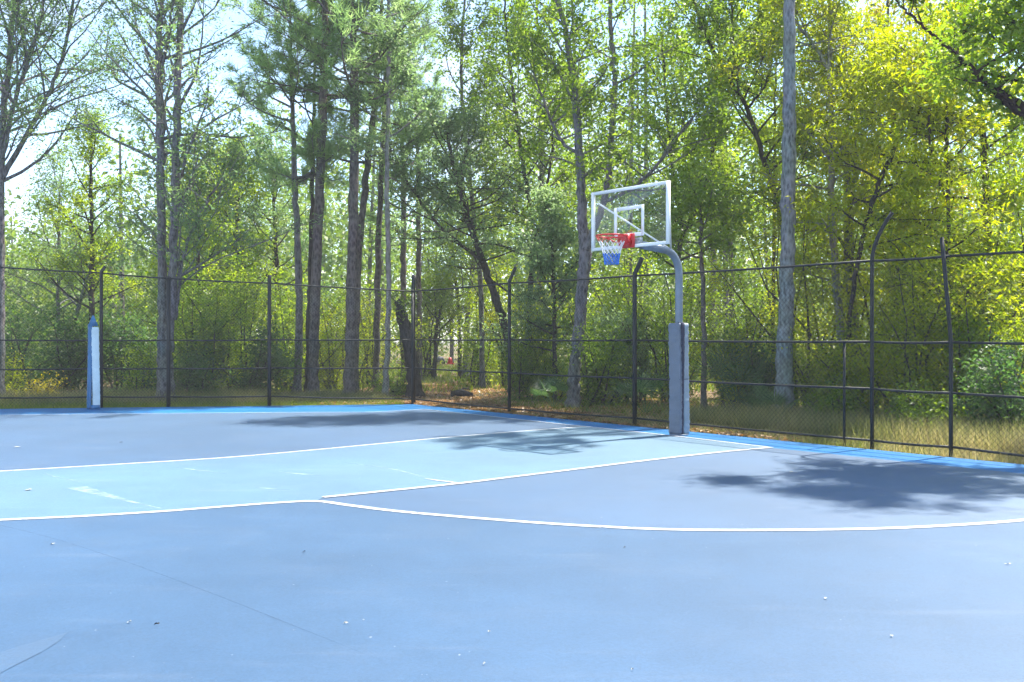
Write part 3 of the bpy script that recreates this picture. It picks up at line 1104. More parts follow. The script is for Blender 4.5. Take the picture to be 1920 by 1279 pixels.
T('young_tree', 'slender young tree with fanned upright twigs left of the twin trunks', 'feather',
  [(26, [(172, 735, 13), (172, 600, 12), (172, 450, 9), (171, 330, 6), (172, 250, 3)])],
  'bark_dark', 'lf_spr', 0.30, 3, leaves=0.5, limbs=0.8, length=0.62, bare=0.2)
T('young_tree', 'pale slender tree with a leaning side stem behind the white padded post', 'feather',
  [(28, [(108, 735, 9), (109, 560, 8), (110, 430, 6), (114, 330, 3)]),
   (27, [(140, 600, 9), (165, 520, 8), (185, 460, 4)])],
  'bark_grey', 'lf_teal', 0.35, 4, leaves=0.45, limbs=0.6, length=0.6)
T('pine_tree', 'slim pine with a pale broken branch stub, left of the thick pine pair', 'pine',
  [(26.5, [(557, 741, 18), (561, 600, 16), (558, 450, 14), (553, 330, 12), (548, 180, 9), (545, 60, 5), (545, -20, 3)]),
   (26.4, [(556, 334, 7), (580, 330, 8), (606, 328, 7)])],
  'bark_grey', 'needle', 0.66, 5, leaves=1.1, limbs=0.9, length=1.0)
T('pine_tree', 'tall leaning pine with soft needle clouds right of the twin-trunk tree', 'pine',
  [(25.8, [(586, 742, 24), (590, 600, 22), (597, 400, 21), (606, 200, 19), (610, 60, 15), (605, -90, 9), (604, -200, 4)])],
  'bark_pine', 'needle', 0.58, 6, leaves=1.2, limbs=1.3, length=1.2)
T('pine_tree', 'thin dark pine trunk hidden close beside the leaning pine', 'pine',
  [(27.4, [(577, 738, 12), (579, 600, 11), (584, 420, 10), (588, 240, 8), (592, 90, 5), (594, 0, 3)])],
  'bark_dark', 'needle', 0.62, 7, leaves=0.9, limbs=0.7, length=0.8)
T('pine_tree', 'thickest rough-barked pine left of the corner post', 'pine',
  [(25.0, [(655, 744, 27), (658, 640, 24), (661, 480, 22), (664, 300, 20), (664, 150, 17), (660, 20, 12), (655, -140, 6), (655, -220, 3)])],
  'bark_pine', 'needle', 0.55, 8, leaves=1.1, limbs=1.25, length=1.15)
T('pine_tree', 'leaning pine crossing behind the thickest pine towards the upper right', 'pine',
  [(27.0, [(664, 735, 16), (668, 600, 16), (676, 440, 15), (690, 300, 14), (706, 160, 12), (716, 20, 8), (722, -120, 4)])],
  'bark_pine', 'needle', 0.50, 9, leaves=1.1, limbs=1.2, length=1.1)
T('pine_tree', 'slim brown pine between the thickest pine and the corner post', 'pine',
  [(29.0, [(704, 733, 14), (707, 600, 14), (710, 450, 13), (716, 300, 11), (722, 160, 9), (728, 20, 6), (730, -80, 3)])],
  'bark_pine', 'needle', 0.50, 10, leaves=1.0, limbs=1.1, length=1.0)
T('slender_tree', 'slender pale grey trunk just left of the leaning stump', 'broad',
  [(25.0, [(722, 746, 14), (727, 640, 12), (728, 480, 11), (726, 320, 10), (729, 160, 9), (728, 20, 7), (730, -160, 3)])],
  'bark_pale', 'lf_oak', 0.45, 11, leaves=0.8, limbs=0.7, length=0.75)
T('tree_stump', 'tall broken dark trunk leaning behind the corner post', 'broad',
  [(25.4, [(779, 744, 32), (774, 690, 29), (763, 630, 27), (752, 585, 25), (747, 566, 17)])],
  'bark_dark', 'lf_mid', 0.8, 12, leaves=0.02, limbs=0.12, length=0.25, cat='tree trunk')
T('pine_tree', 'distant pine with bare lower branches above the corner post', 'pine',
  [(33, [(757, 722, 13), (756, 560, 13), (757, 440, 12), (756, 330, 10), (752, 220, 7), (752, 120, 3)])],
  'bark_pine', 'needle', 0.42, 13, leaves=0.8, limbs=0.9, length=0.9)
T('pine_tree', 'distant pine just right of the corner post top', 'pine',
  [(34, [(786, 720, 13), (786, 560, 12), (785, 420, 11), (784, 320, 9), (780, 200, 6), (778, 110, 3)])],
  'bark_pine', 'needle', 0.45, 14, leaves=0.8, limbs=0.9, length=0.9)
T('oak_tree', 'spreading oak with silvery leaf clusters above the fence corner', 'oak',
  [(26.5, [(962, 744, 20), (955, 660, 18), (940, 590, 17), (905, 490, 15), (872, 390, 12), (850, 310, 9), (835, 230, 5)]),
   (26.3, [(888, 440, 8), (870, 400, 8), (866, 330, 6), (880, 260, 3)]),
   (26.2, [(905, 490, 8), (830, 430, 7), (770, 350, 6), (730, 290, 4)])],
  'bark_dark', 'lf_oak', 0.42, 15, leaves=0.8, limbs=1.0, length=0.95)
T('slender_tree', 'dark forked sapling far behind the fence right of the corner post', 'broad',
  [(36, [(814, 711, 9), (816, 660, 8), (818, 620, 8), (826, 580, 6), (835, 540, 4)])],
  'bark_dark', 'lf_spr', 0.4, 16, leaves=0.35, limbs=0.6, length=0.8)
T('slender_tree', 'darker of two far trunks standing side by side in the clearing', 'broad',
  [(37, [(862, 710, 9), (862, 640, 9), (858, 560, 8), (850, 480, 6), (846, 400, 4)])],
  'bark_dark', 'lf_mid', 0.4, 17, leaves=0.5, limbs=0.8, length=1.0)
T('slender_tree', 'wider of two far trunks standing side by side in the clearing', 'broad',
  [(36, [(873, 710, 14), (875, 640, 13), (880, 560, 11), (890, 470, 9), (900, 380, 5)])],
  'bark_grey', 'lf_spr', 0.4, 18, leaves=0.7, limbs=0.9, length=1.1)
T('broadleaf_tree', 'airy green tree between the fence corner and the backboard', 'broad',
  [(27, [(985, 740, 14), (990, 600, 13), (1000, 450, 11), (985, 330, 9), (965, 200, 7), (950, 60, 5), (945, -60, 3)]),
   (27, [(996, 480, 8), (1020, 380, 7), (1035, 280, 5), (1040, 180, 3)])],
  'bark_dark', 'lf_mid', 0.28, 19, leaves=1.1, limbs=1.2, length=1.0)
T('forked_tree', 'grey forked tree whose trunk rises behind the red rim', 'broad',
  [(21.2, [(1074, 766, 29), (1078, 700, 26), (1086, 610, 27), (1092, 540, 26), (1096, 470, 27), (1090, 380, 21), (1086, 280, 18), (1076, 160, 15), (1062, 70, 13), (1042, -20, 10), (1020, -160, 5)]),
   (21.1, [(1098, 470, 16), (1122, 410, 15), (1138, 350, 14), (1146, 260, 13), (1152, 160, 12), (1146, 60, 10), (1142, -60, 8), (1140, -200, 4)]),
   (21.3, [(1086, 290, 8), (1050, 260, 7), (1012, 170, 5), (990, 110, 3)]),
   (21.0, [(1132, 380, 8), (1190, 350, 8), (1240, 300, 7), (1290, 230, 5), (1330, 190, 3)])],
  'bark_grey', 'lf_mid', 0.45, 20, leaves=1.25, limbs=1.1, length=0.85)
T('slender_tree', 'slim brown trunk standing just right of the padded pole', 'broad',
  [(20.0, [(1320, 776, 13), (1320, 680, 11), (1318, 560, 10), (1315, 450, 8), (1312, 380, 4)])],
  'bark_pine', 'lf_mid', 0.72, 21, leaves=0.30, limbs=0.5, length=0.55)
T('broadleaf_tree', 'dark-stemmed tree rising behind the backboard', 'broad',
  [(25, [(1275, 750, 12), (1275, 620, 11), (1272, 500, 10), (1278, 420, 9), (1262, 330, 7), (1250, 200, 6), (1240, 60, 3)]),
   (25, [(1275, 450, 9), (1305, 390, 7), (1330, 320, 5), (1345, 240, 3)])],
  'bark_dark', 'lf_mid', 0.35, 22, leaves=1.2, limbs=1.2, length=1.0)
T('pine_tree', 'tall straight blue-grey trunk, the thickest right of the hoop', 'pine',
  [(18.3, [(1468, 786, 44), (1470, 700, 37), (1474, 560, 33), (1478, 400, 30), (1480, 240, 28), (1480, 80, 25), (1481, -100, 20), (1482, -330, 12)])],
  'bark_blue', 'needle', 0.86, 23, leaves=1.0, limbs=0.6, length=0.9)
T('leaning_tree', 'dark tree leaning left away from the thick blue-grey trunk', 'broad',
  [(22, [(1490, 765, 13), (1482, 600, 13), (1466, 420, 12), (1436, 310, 11), (1398, 200, 9), (1345, 110, 7), (1310, 30, 5), (1290, -60, 3)]),
   (22, [(1400, 205, 6), (1440, 150, 5), (1450, 60, 3)]),
   (22, [(1372, 160, 6), (1375, 80, 5), (1370, -20, 3)])],
  'bark_dark', 'lf_mid', 0.42, 24, leaves=1.15, limbs=1.2, length=0.95)
T('slender_tree', 'thin dark vertical stem close left of the thick blue-grey trunk', 'broad',
  [(23, [(1450, 755, 8), (1450, 600, 8), (1452, 400, 7), (1452, 250, 6), (1455, 120, 4), (1458, 40, 2)])],
  'bark_dark', 'lf_spr', 0.45, 25, leaves=0.6, limbs=0.7, length=0.7)
T('willow_tree', 'pale straight trunk among yellow-green foliage right of the thick blue-grey trunk', 'willow',
  [(20, [(1584, 770, 17), (1578, 640, 17), (1568, 520, 17), (1560, 400, 15), (1560, 280, 13), (1557, 160, 11), (1556, 40, 8), (1556, -120, 4)]),
   (20, [(1557, 140, 8), (1530, 90, 8), (1495, 45, 7), (1470, 10, 5)])],
  'bark_pale', 'lf_yel', 0.30, 26, leaves=1.1, limbs=1.05, length=0.8)
T('willow_tree', 'forked grey trunk beside the pale straight one in yellow-green leaves', 'willow',
  [(21, [(1612, 765, 20), (1603, 640, 18), (1594, 520, 19), (1590, 400, 18), (1588, 300, 11), (1588, 200, 8), (1586, 80, 4)]),
   (21, [(1592, 400, 11), (1603, 330, 9), (1606, 240, 7), (1604, 150, 4)])],
  'bark_grey', 'lf_yel', 0.30, 27, leaves=1.1, limbs=1.05, length=0.8)
T('leaning_tree', 'dark slanting stem leaning right across the yellow-green foliage', 'willow',
  [(18.5, [(1575, 760, 10), (1590, 620, 10), (1615, 460, 10), (1645, 355, 11), (1680, 270, 10), (1705, 200, 8), (1730, 130, 6), (1755, 60, 3)]),
   (18.5, [(1683, 262, 5), (1680, 215, 4), (1676, 170, 2)])],
  'bark_dark', 'lf_yel', 0.42, 28, leaves=0.9, limbs=0.9, length=0.75)
T('willow_tree', 'slim crooked stem in the yellow-green trees near the right edge', 'willow',
  [(17.5, [(1785, 790, 9), (1782, 640, 9), (1776, 520, 9), (1778, 400, 8), (1774, 280, 8), (1776, 180, 7), (1772, 60, 4)]),
   (17.3, [(1785, 640, 11), (1800, 590, 9), (1812, 560, 7), (1818, 535, 3)]),
   (17.4, [(1745, 290, 5), (1742, 220, 5), (1760, 180, 3)])],
  'bark_dark', 'lf_yel', 0.32, 29, leaves=1.0, limbs=0.95, length=0.8)
T('willow_tree', 'dark upright trunk behind bright leaves under the big purple-brown limb', 'willow',
  [(19, [(1862, 770, 16), (1858, 600, 15), (1852, 450, 15), (1846, 300, 15), (1838, 210, 12), (1826, 140, 8), (1815, 20, 4)])],
  'bark_dark', 'lf_spr', 0.30, 30, leaves=1.2, limbs=1.1, length=0.85)
T('large_oak', 'big tree outside the right edge reaching in with a purple-brown limb', 'oak',
  [(12.5, [(2230, 850, 70), (2225, 600, 60), (2190, 400, 55), (2120, 300, 48), (2060, 150, 36), (2030, 0, 26), (2010, -200, 14), (2000, -420, 6)]),
   (12.5, [(2160, 330, 40), (2020, 255, 44), (1935, 214, 38), (1893, 190, 26), (1850, 155, 15), (1790, 100, 9), (1720, 40, 6), (1670, -10, 3)]),
   (12.6, [(1930, 212, 20), (1960, 150, 15), (1985, 60, 10), (1990, -60, 5)])],
  'bark_red', 'lf_mid', 0.60, 31, leaves=1.0, limbs=0.9, length=0.75)
T('willow_tree', 'yellow-leaved tree with golden sprays at the upper right', 'willow',
  [(22, [(1690, 765, 14), (1695, 600, 14), (1690, 430, 13), (1680, 280, 11), (1670, 150, 9), (1665, 30, 6), (1660, -80, 3)])],
  'bark_grey', 'lf_gold', 0.42, 32, leaves=0.8, limbs=0.9, length=0.8)
T('broadleaf_tree', 'green tree filling the background left of the leaning pines', 'broad',
  [(33, [(440, 725, 11), (440, 600, 10), (442, 480, 9), (446, 380, 6), (448, 300, 3)])],
  'bark_dark', 'lf_spr', 0.2, 33, leaves=1.0, limbs=1.2, length=1.15)
T('broadleaf_tree', 'rounded yellow-green tree right of the twin trunks in the background', 'broad',
  [(31, [(365, 728, 11), (366, 620, 10), (370, 520, 9), (372, 420, 6), (372, 360, 3)])],
  'bark_dark', 'lf_spr', 0.2, 34, leaves=1.0, limbs=1.2, length=1.1)
T('broadleaf_tree', 'soft green tree behind the slim pine with the broken stub', 'broad',
  [(34, [(520, 725, 11), (520, 600, 10), (518, 480, 9), (512, 360, 6), (508, 260, 3)])],
  'bark_dark', 'lf_teal', 0.2, 35, leaves=1.0, limbs=1.2, length=1.2)
T('broadleaf_tree', 'tall leafy tree high above the left side of the backboard', 'broad',
  [(30, [(1010, 730, 12), (1012, 500, 11), (1015, 300, 10), (1010, 120, 8), (1005, -40, 5), (1000, -160, 3)])],
  'bark_grey', 'lf_mid', 0.35, 36, leaves=1.2, limbs=1.3, length=1.05)
T('broadleaf_tree', 'tall leafy tree above and right of the backboard', 'broad',
  [(28, [(1370, 740, 12), (1372, 520, 11), (1362, 330, 10), (1352, 150, 8), (1345, 0, 6), (1340, -140, 3)])],
  'bark_grey', 'lf_spr', 0.35, 37, leaves=1.2, limbs=1.3, length=1.05)
T('broadleaf_tree', 'leafy tree in the upper middle left of the forked grey tree', 'broad',
  [(29, [(905, 735, 12), (900, 520, 11), (880, 330, 9), (865, 150, 7), (870, 0, 5), (872, -110, 3)])],
  'bark_grey', 'lf_mid', 0.42, 38, leaves=1.0, limbs=1.2, length=1.0)
T('oak_tree', 'dense small oak left of the red rim with dark glossy leaves', 'oak',
  [(23.5, [(1040, 752, 9), (1040, 640, 9), (1038, 540, 8), (1034, 450, 6), (1030, 390, 3)])],
  'bark_dark', 'lf_oak', 0.25, 39, leaves=0.6, limbs=1.0, length=0.6)
# ------------------------------------------------------------------ shrubs
S = make_shrub
SH = [
    ('dark thicket at the far left behind the fence', 40, 27, 2.6, 3.0, 'lf_dark', 5200, 0.10),
    ('dark bushy thicket just left of the padded post', 120, 26, 2.4, 3.1, 'lf_dark', 5200, 0.10),
    ('dull green thicket right of the padded post', 232, 27, 2.2, 2.9, 'lf_dark', 4600, 0.10),
    ('bright yellow-green bush at the left edge behind the fence', 22, 24.2, 0.9, 1.15, 'lf_yel', 1600, 0.08),
    ('low golden bush at the left below the lowest rails', 78, 23.8, 0.6, 0.75, 'lf_gold', 900, 0.07),
    ('yellowish leafy bush between the padded post and twin trunks', 268, 25.5, 1.2, 1.7, 'lf_spr', 2400, 0.085),
    ('tall dense shrub right of the twin trunks', 375, 26.5, 2.4, 3.5, 'lf_mid', 6800, 0.095),
    ('tall dense yellow-green shrub mid-left behind the fence', 440, 27.5, 2.4, 4.2, 'lf_spr', 7000, 0.095),
    ('dark shrub at the foot of the left fence post near the pines', 480, 26, 1.9, 2.2, 'lf_dark', 4800, 0.095),
    ('tall shrub beside the slim pine with the broken stub', 532, 28.5, 1.8, 3.6, 'lf_spr', 5200, 0.095),
    ('dark low shrub right of the twin trunk base', 352, 24.6, 1.4, 1.3, 'lf_dark', 3200, 0.09),
    ('yellow-green bush between the two nearest left pines', 622, 28.5, 1.7, 3.2, 'lf_yel', 4600, 0.09),
    ('bright bush behind the thickest pine', 690, 31, 1.9, 4.0, 'lf_yel', 5000, 0.09),
    ('small green bush left of the leaning stump', 745, 26.2, 0.9, 1.1, 'lf_mid', 1700, 0.08),
    ('tall airy bush above the clearing behind the corner post', 800, 37, 2.4, 5.0, 'lf_spr', 4200, 0.11),
    ('leafy bush overhanging the clearing right of the corner', 905, 31, 2.0, 4.0, 'lf_spr', 5200, 0.095),
    ('green bush right of the second post from the corner', 985, 23.5, 1.3, 1.9, 'lf_mid', 4000, 0.08),
    ('light green bush just left of the forked grey trunk', 1035, 24.5, 1.5, 2.6, 'lf_spr', 4600, 0.085),
    ('glossy bush between the forked trunk and the third fence post', 1130, 21.8, 1.5, 2.9, 'lf_mid', 5600, 0.08),
    ('tall bush behind the third fence post', 1195, 22.5, 1.5, 3.1, 'lf_oak', 5600, 0.08),
    ('dense bush behind the grey padded pole', 1262, 22.0, 1.5, 2.7, 'lf_mid', 5400, 0.08),
    ('bright yellow bush right of the slim brown trunk', 1375, 20.6, 1.4, 2.6, 'lf_yel', 5200, 0.08),
    ('dark green bush left of the thick blue-grey trunk base', 1428, 19.8, 1.1, 1.8, 'lf_dark', 4200, 0.08),
    ('olive bush right of the thick blue-grey trunk', 1530, 18.4, 1.3, 2.1, 'lf_spr', 4600, 0.08),
    ('yellow-green bush below the forked willow trunk', 1612, 18.0, 1.5, 2.6, 'lf_yel', 5400, 0.08),
    ('tall yellow-green bush left of the short fence post', 1700, 17.0, 1.6, 3.0, 'lf_yel', 6200, 0.08),
    ('dark hollow bush at the right edge under the leaves', 1885, 14.6, 1.1, 1.5, 'lf_dark', 5200, 0.075),
    ('tall olive bush behind the short fence post', 1800, 16.6, 1.4, 2.6, 'lf_spr', 5200, 0.08),
    ('arching yellow-green bush over the dark hollow at the right edge', 1900, 15.6, 1.3, 2.4, 'lf_yel', 5200, 0.075),
    ('low green bush along the grass left of the short fence post', 1740, 15.2, 0.9, 0.9, 'lf_mid', 2600, 0.07),
    ('low dark bush in the grass right of the thick trunk', 1560, 16.8, 0.9, 0.9, 'lf_mid', 2600, 0.07),
    ('tall yellow-green leafy screen left of the pale straight trunk', 1525, 21.5, 2.2, 5.2, 'lf_yel', 10000, 0.09),
    ('tall yellow-green leafy screen between the forked trunk and the curved post', 1640, 21, 2.2, 5.6, 'lf_yel', 11000, 0.09),
    ('tall lime leafy screen right of the curved fence post', 1725, 20, 2.2, 5.6, 'lf_yel', 11000, 0.09),
    ('tall yellow leafy screen above the short fence post', 1815, 18.5, 2.0, 5.2, 'lf_yel', 11000, 0.085),
    ('tall lime leafy screen at the right edge', 1910, 18, 2.0, 5.0, 'lf_spr', 11000, 0.085),
    ('tall soft green screen of leaves behind the padded pole', 1270, 26, 2.2, 4.6, 'lf_spr', 7000, 0.095),
    ('tall soft green screen of leaves left of the thick blue-grey trunk', 1400, 25, 2.2, 4.6, 'lf_mid', 7000, 0.095),
    ('tall soft green screen of leaves behind the third fence post', 1160, 27, 2.2, 5.0, 'lf_spr', 7000, 0.095),
    ('tall leafy screen behind the second post from the corner', 960, 30, 2.4, 5.2, 'lf_yel', 7000, 0.10),
    ('tall lime screen of leaves between the pines at the left', 610, 33, 2.4, 4.8, 'lf_spr', 6500, 0.10),
]
for i, (lab, px, d, w, h, lf, n, sz) in enumerate(SH):
    S('shrub', lab, px, d, w, h, lf, i, n, sz, 0.5 if lf != 'lf_yel' else 0.35, 0.3 if lf == 'lf_yel' else 0.0, group='understory bushes behind the fence')


# palmettos
def palmetto(label, px, d, s, seed, nf=7):
    rng = np.random.default_rng(seed + 9000)
    base = np.array([(px - CX) / F * d, d, 0.0])
    base[2] = float(ground_z(base[0], base[1]))
    root = thing('palmetto', base, label, 'palmetto', 'palmettos behind the fence')
    for i in range(nf):
        az = 6.28 * i / nf + rng.normal(0, 0.3)
        ev = math.radians(rng.uniform(40, 75))
        dv = np.array([math.cos(az) * math.cos(ev), math.sin(az) * math.cos(ev), math.sin(ev)])
        st = grow_path(base, dv, s * rng.uniform(0.7, 1.0), 4, -0.04, 0.04, rng)
        b = MB()
        b.tube(st, np.linspace(0.010, 0.006, 5), 5, caps=False)
        tip, ax = st[-1], unit(st[-1] - st[-2])
        sd = unit(np.cross(ax, UP) + 1e-6)
        upv = np.cross(sd, ax)
        for a in np.linspace(-1.9, 1.9, 19):
            dd = unit(ax * math.cos(a) + sd * math.sin(a) + upv * 0.15 - UP * 0.1)
            L = s * 0.62 * (1 - 0.10 * abs(a)) * rng.uniform(0.9, 1.08)
            wv = np.cross(dd, upv) * 0.017
            mid = tip + dd * L * 0.5
            b.add([tip, mid + wv, tip + dd * L - UP * 0.06 * L, mid - wv], [(0, 1, 2, 3)])
        b.build('frond', M['palm'], root)


palmetto('large palmetto with upright fans left of the thick blue-grey trunk', 1385, 19.2, 1.15, 1, 9)
palmetto('palmetto fan at the foot of the third fence post', 1210, 19.6, 0.75, 2, 6)
palmetto('low palmetto beside the forked grey trunk base', 1038, 21.4, 0.6, 3, 6)
palmetto('small palmetto against the thick blue-grey trunk base', 1440, 18.0, 0.6, 4, 6)

# fallen log in the clearing
lg = G(862, 745)
log = thing('fallen_log', lg, 'short dark log lying on the brown leaves right of the corner post', 'log')
b = MB()
b.tube([lg + np.array([-0.22, 0.05, 0.07]), lg + np.array([0.05, 0, 0.12]), lg + np.array([0.34, -0.08, 0.06])], [0.09, 0.10, 0.055], 9, rough=0.08, rng=R)
b.build('trunk_piece', M['bark_dark'], log, smooth=True)
b = MB()
b.tube([lg + np.array([0.02, 0, 0.16]), lg + np.array([0.10, 0.03, 0.24]), lg + np.array([0.28, 0.02, 0.20])], [0.03, 0.022, 0.01], 6)
b.build('branch_stub', M['bark_dark'], log, smooth=True)

# small far things seen between the trunks
q = G(844, 683)
far1 = thing('red_marker', q, 'tiny red marker far off between the trunks in the clearing', 'marker')
b = MB()
b.tube([q + UP * 0.02, q + UP * 0.3, q + UP * 0.42], [0.20, 0.13, 0.07], 10)
b.build('body', M['red'], far1)
b = MB()
b.box(q + UP * 0.012, (1, 0, 0), (0, 1, 0), UP, 0.5, 0.5, 0.03)
b.build('foot', M['red'], far1)
q = G(824, 683)
far2 = thing('garden_cart', q, 'tiny dark cart far off beside the red marker', 'cart')
b = MB()
v = [q + np.array(k) for k in ((-0.40, -0.2, 0.12), (0.36, -0.2, 0.12), (0.36, 0.2, 0.12), (-0.40, 0.2, 0.12), (-0.34, -0.22, 0.52), (0.20, -0.22, 0.46), (0.20, 0.22, 0.46), (-0.34, 0.22, 0.52))]
b.add(v, [(0, 3, 2, 1), (4, 5, 6, 7), (0, 1, 5, 4), (1, 2, 6, 5), (2, 3, 7, 6), (3, 0, 4, 7)])
b.build('tub', M['cart'], far2)
for sx in (-0.28, 0.26):
    b = MB()
    b.tube([q + np.array([sx, -0.23, 0.11]), q + np.array([sx, -0.19, 0.11])], 0.11, 14)
    b.build('wheel', M['black'], far2)

# ------------------------------------------------------------------ far wood: reads as one mass
rng = np.random.default_rng(77)
wd = MB()
n_tr = 0
cen, sizes = [], []
for i in range(150):
    d = rng.uniform(34, 78)
    x = rng.uniform(-0.72, 0.72) * d
    pxx = CX + F * x / d
    if 740 < pxx < 930 and d < 58:
        continue
    left = pxx < 330
    h = rng.uniform(4.5, 9) if left else (rng.uniform(7, 13) if pxx < 780 else rng.uniform(9, 19))
    lean = rng.normal(0, 0.4, 2)
    path = np.array([[x, d, -0.1], [x + lean[0] * 0.4, d + lean[1] * 0.4, h * 0.5], [x + lean[0], d + lean[1], h]])
    wd.tube(smooth_path(path, 4), np.linspace(0.14, 0.03, 9), 6, caps=False)
    nc = 26
    w = rng.uniform(1.3, 2.6)
    cz = rng.uniform(0.12, 1.0, nc) * h
    for k in range(nc):
        c = np.array([x + rng.normal(0, w * 0.55), d + rng.normal(0, w * 0.55), cz[k]])
        cen.append(c)
    n_tr += 1
ntq = sum(len(a) for a in wd.q) + sum(len(a) for a in wd.t)
cen = np.array(cen)
# a low ragged undergrowth belt closes the view near the horizon
n2 = 8000
dd = rng.uniform(36, 80, n2)
xx = rng.uniform(-0.75, 0.75, n2) * dd
keep = ~((CX + F * xx / dd > 745) & (CX + F * xx / dd < 925) & (dd < 62))
low = np.column_stack([xx, dd, rng.uniform(0.02, 1.0, n2) ** 1.05 * 10.5 * np.where(CX + F * xx / dd < 300, 0.55, 1.0)])[keep]
allc = np.vstack([cen, low])
nlv = 330000
pick = rng.integers(0, len(allc), nlv)
lv = allc[pick] + rng.normal(0, 0.62, (nlv, 3)) * [1, 1, 0.8]
lv[:, 2] = np.maximum(lv[:, 2], 0.05)
leaf_quads(wd, lv, 0.25, rng, 0.55, 0.3)
tot = sum(len(a) for a in wd.q) + sum(len(a) for a in wd.t)
mi = np.ones(tot, dtype=np.int32)
mi[:ntq] = 0
wd.build('distant_wood', [M['bark_grey'], M['lf_far']], kind='stuff', label='far green wood closing the view behind the trees', cat='wood', mat_index=mi)


# ------------------------------------------------------------------ grass, litter
def blades(mb, pts, h, rng, w=0.012, lean=0.35):
    n = len(pts)
    hh = h * rng.uniform(0.5, 1.15, (n, 1))
    a = rng.uniform(0, 6.28, n)
    sd = np.column_stack([np.cos(a), np.sin(a), np.zeros(n)]) * w * 0.5
    ln = np.column_stack([rng.normal(0, lean, n), rng.normal(0, lean, n), np.ones(n)]) * hh
    v = np.empty((n, 3, 3))
    v[:, 0], v[:, 1], v[:, 2] = pts - sd, pts + sd, pts + ln
    mb.add(v.reshape(-1, 3), None, np.arange(n * 3).reshape(-1, 3))


def strip(n, a0, a1, e, nrm, o0, o1, rng, power=1.0):
    s = rng.uniform(a0, a1, n)
    o = o0 + (o1 - o0) * rng.uniform(0, 1, n) ** power
    p = corner + s[:, None] * e + o[:, None] * nrm
    p[:, 2] = ground_z(p[:, 0], p[:, 1]) - 0.01
    return p


rng = np.random.default_rng(5)
b = MB()
blades(b, strip(26000, 0.2, 14, eL, nL, 0.03, 2.4, rng), 0.14, rng)
blades(b, strip(4500, 0, 11.5, eR, nR, 0.02, 0.7, rng), 0.09, rng)
blades(b, strip(9000, 1, 12, eR, nR, 1.2, 5.5, rng), 0.20, rng)
pts_ = np.column_stack([rng.uniform(-7, 9, 9000), rng.uniform(27, 55, 9000), np.zeros(9000)])
blades(b, pts_, 0.22, rng, w=0.05)
b.build('grass', M['grass_green'], kind='stuff', label='short green grass along the court edge and under the trees', cat='grass')
b = MB()
blades(b, strip(20000, 7.0, 16.0, eR, nR, 0.75, 3.4, rng), 0.42, rng, w=0.012, lean=0.30)
blades(b, strip(9000, 6.0, 16.0, eR, nR, 0.05, 1.0, rng), 0.16, rng)
blades(b, strip(15000, 3.5, 14, eL, nL, 0.9, 3.6, rng), 0.36, rng, w=0.012, lean=0.25)
blades(b, strip(9000, 0.5, 5, eL, nL, 0.8, 3.6, rng), 0.26, rng, w=0.012, lean=0.3)
b.build('dry_grass', M['grass_dry'], kind='stuff', label='tall dry golden grass beyond the bottom rail of the fence', cat='grass')
b = MB()
p1_ = np.vstack([strip(13000, -1, 10.5, eR, nR, 0.02, 5.5, rng, 1.2), strip(7000, -0.5, 9.5, eR, nR, 0.03, 1.3, rng)])
p2_ = np.column_stack([rng.uniform(-4.5, 0.6, 9000), rng.uniform(22.3, 33, 9000), np.zeros(9000)])
p2_ = p2_[outside(p2_[:, 0], p2_[:, 1]) > 0.3]
p2_[:, 2] = ground_z(p2_[:, 0], p2_[:, 1])
pl = np.vstack([p1_, p2_])
pl[:, 2] += 0.015 + rng.uniform(0, 0.05, len(pl))
leaf_quads(b, pl, 0.095, rng, 0.55, 2.2)
b.build('leaf_litter', M['litter'], kind='stuff', label='brown fallen leaves covering the ground under the trees', cat='leaves')


# single bits lying on the court
def fleck(name, label, px, py, L, W, mat, ang, seed):
    rng = np.random.default_rng(seed)
    c = G(px, py, 0.011)
    L, W = L * 0.68, W * 0.62
    u = np.array([math.cos(ang), math.sin(ang), 0])
    v = np.array([-u[1], u[0], 0])
    pts = [c - u * L / 2]
    for t in (-0.25, 0.05, 0.28):
        pts.append(c + u * L * t + v * W / 2 * rng.uniform(0.7, 1.1) + UP * rng.uniform(0.002, 0.012))
    pts.append(c + u * L / 2 + UP * 0.006)
    for t in (0.28, 0.05, -0.25):
        pts.append(c + u * L * t - v * W / 2 * rng.uniform(0.7, 1.1) + UP * rng.uniform(0.002, 0.012))
    pts.append(c + UP * 0.004)
    o = np.array([c[0], c[1], 0.011])
    b = MB()
    b.add(np.array(pts) - o, None, [(8, i, (i + 1) % 8) for i in range(8)])
    ob = b.build(name, mat, None, label=label, cat='leaf' if 'leaf' in name else 'twig', group='bits fallen on the court')
    ob.location = tuple(o)


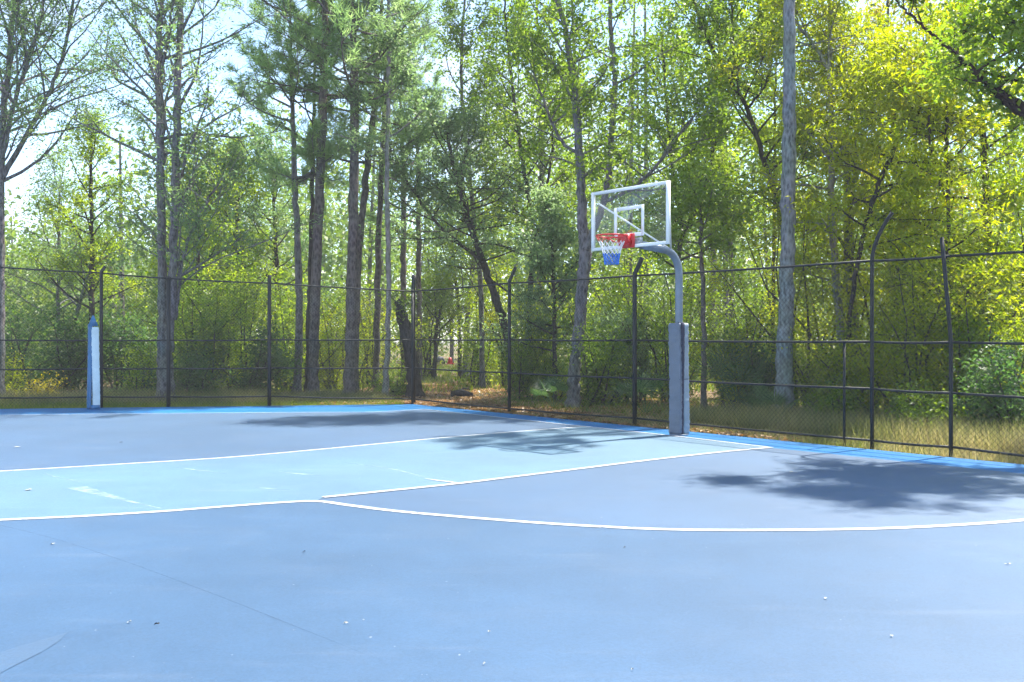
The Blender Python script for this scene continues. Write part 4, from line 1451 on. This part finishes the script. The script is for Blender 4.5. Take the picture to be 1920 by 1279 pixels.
FL = [
    ('pale_leaf', 'bleached leaf near the lower left, left of the long crack', 242, 1171, 0.035, 0.022, 'leafpale', 0.4),
    ('pale_leaf', 'bleached sliver right of the long crack in the lower middle', 649, 1173, 0.045, 0.014, 'leafpale', 0.0),
    ('pale_leaf', 'bleached sliver at the right edge of the foreground court', 1889, 1061, 0.07, 0.022, 'leafpale', -0.2),
    ('pale_leaf', 'small white leaf on the right foreground court', 1548, 1126, 0.03, 0.026, 'leafpale', 0.9),
    ('pale_leaf', 'small white leaf lower right, below the others', 1672, 1197, 0.024, 0.02, 'leafpale', 1.9),
    ('pale_leaf', 'tiny white leaf in the lower middle, right of the crack end', 917, 1189, 0.02, 0.02, 'leafpale', 0.3),
    ('pale_leaf', 'bleached leaf beside the crack at the upper left foreground', 99, 1023, 0.05, 0.035, 'leafpale', 0.2),
    ('pale_leaf', 'pale leaf lying in the shade of the right court', 1484, 887, 0.09, 0.07, 'leafpale', 0.8),
    ('pale_leaf', 'pale leaf on the far slate court at the left edge', 32, 840, 0.14, 0.09, 'leafpale', 0.2),
    ('pale_leaf', 'white blot of a leaf on the light blue key at the left', 53, 921, 0.10, 0.09, 'leafpale', 0.2),
    ('dark_leaf', 'dark curled leaf on the court below the arc, left of centre', 570, 1038, 0.035, 0.022, 'leafdark', 0.2),
    ('dark_leaf', 'dark leaf on the court below the arc, right of centre', 1171, 1030, 0.026, 0.022, 'leafdark', 0.5),
    ('dark_leaf', 'dark speck of a leaf on the far slate court at the left', 227, 831, 0.07, 0.07, 'leafdark', 1.0),
    ('dark_twig', 'short dark twig near the lower left of the court', 294, 1175, 0.045, 0.007, 'leafdark', 0.35),
    ('pale_leaf', 'pale scrap at the bottom edge left of the middle', 908, 1250, 0.022, 0.018, 'leafpale', 0.2),
    ('pale_leaf', 'small pale scrap on the bottom edge right of the middle', 1186, 1261, 0.02, 0.014, 'leafpale', 0.4),
]
for i, (nm, lab, px, py, L, W, mt, an) in enumerate(FL):
    fleck(nm, lab, px, py, L, W, M[mt], an, i)

# ------------------------------------------------------------------ thin veil added to lighten the shade
hb = MB()
hb.box((0, 395, 11.4), (1, 0, 0), (0, 1, 0), UP, 1040, 1050, 25.2)
hm = bpy.data.materials.new('added_veil')
hm.use_nodes = True
hm.node_tree.nodes.clear()
ho = hm.node_tree.nodes.new('ShaderNodeOutputMaterial')
hp = hm.node_tree.nodes.new('ShaderNodeVolumePrincipled')
hp.inputs['Color'].default_value = (0.97, 0.98, 0.96, 1)
hp.inputs['Density'].default_value = 0.0012
hm.node_tree.links.new(hp.outputs[0], ho.inputs['Volume'])
hb.build('added_haze', hm, kind='stuff', label='faint pale veil added over the court and woods to lift the shade', cat='added_haze')
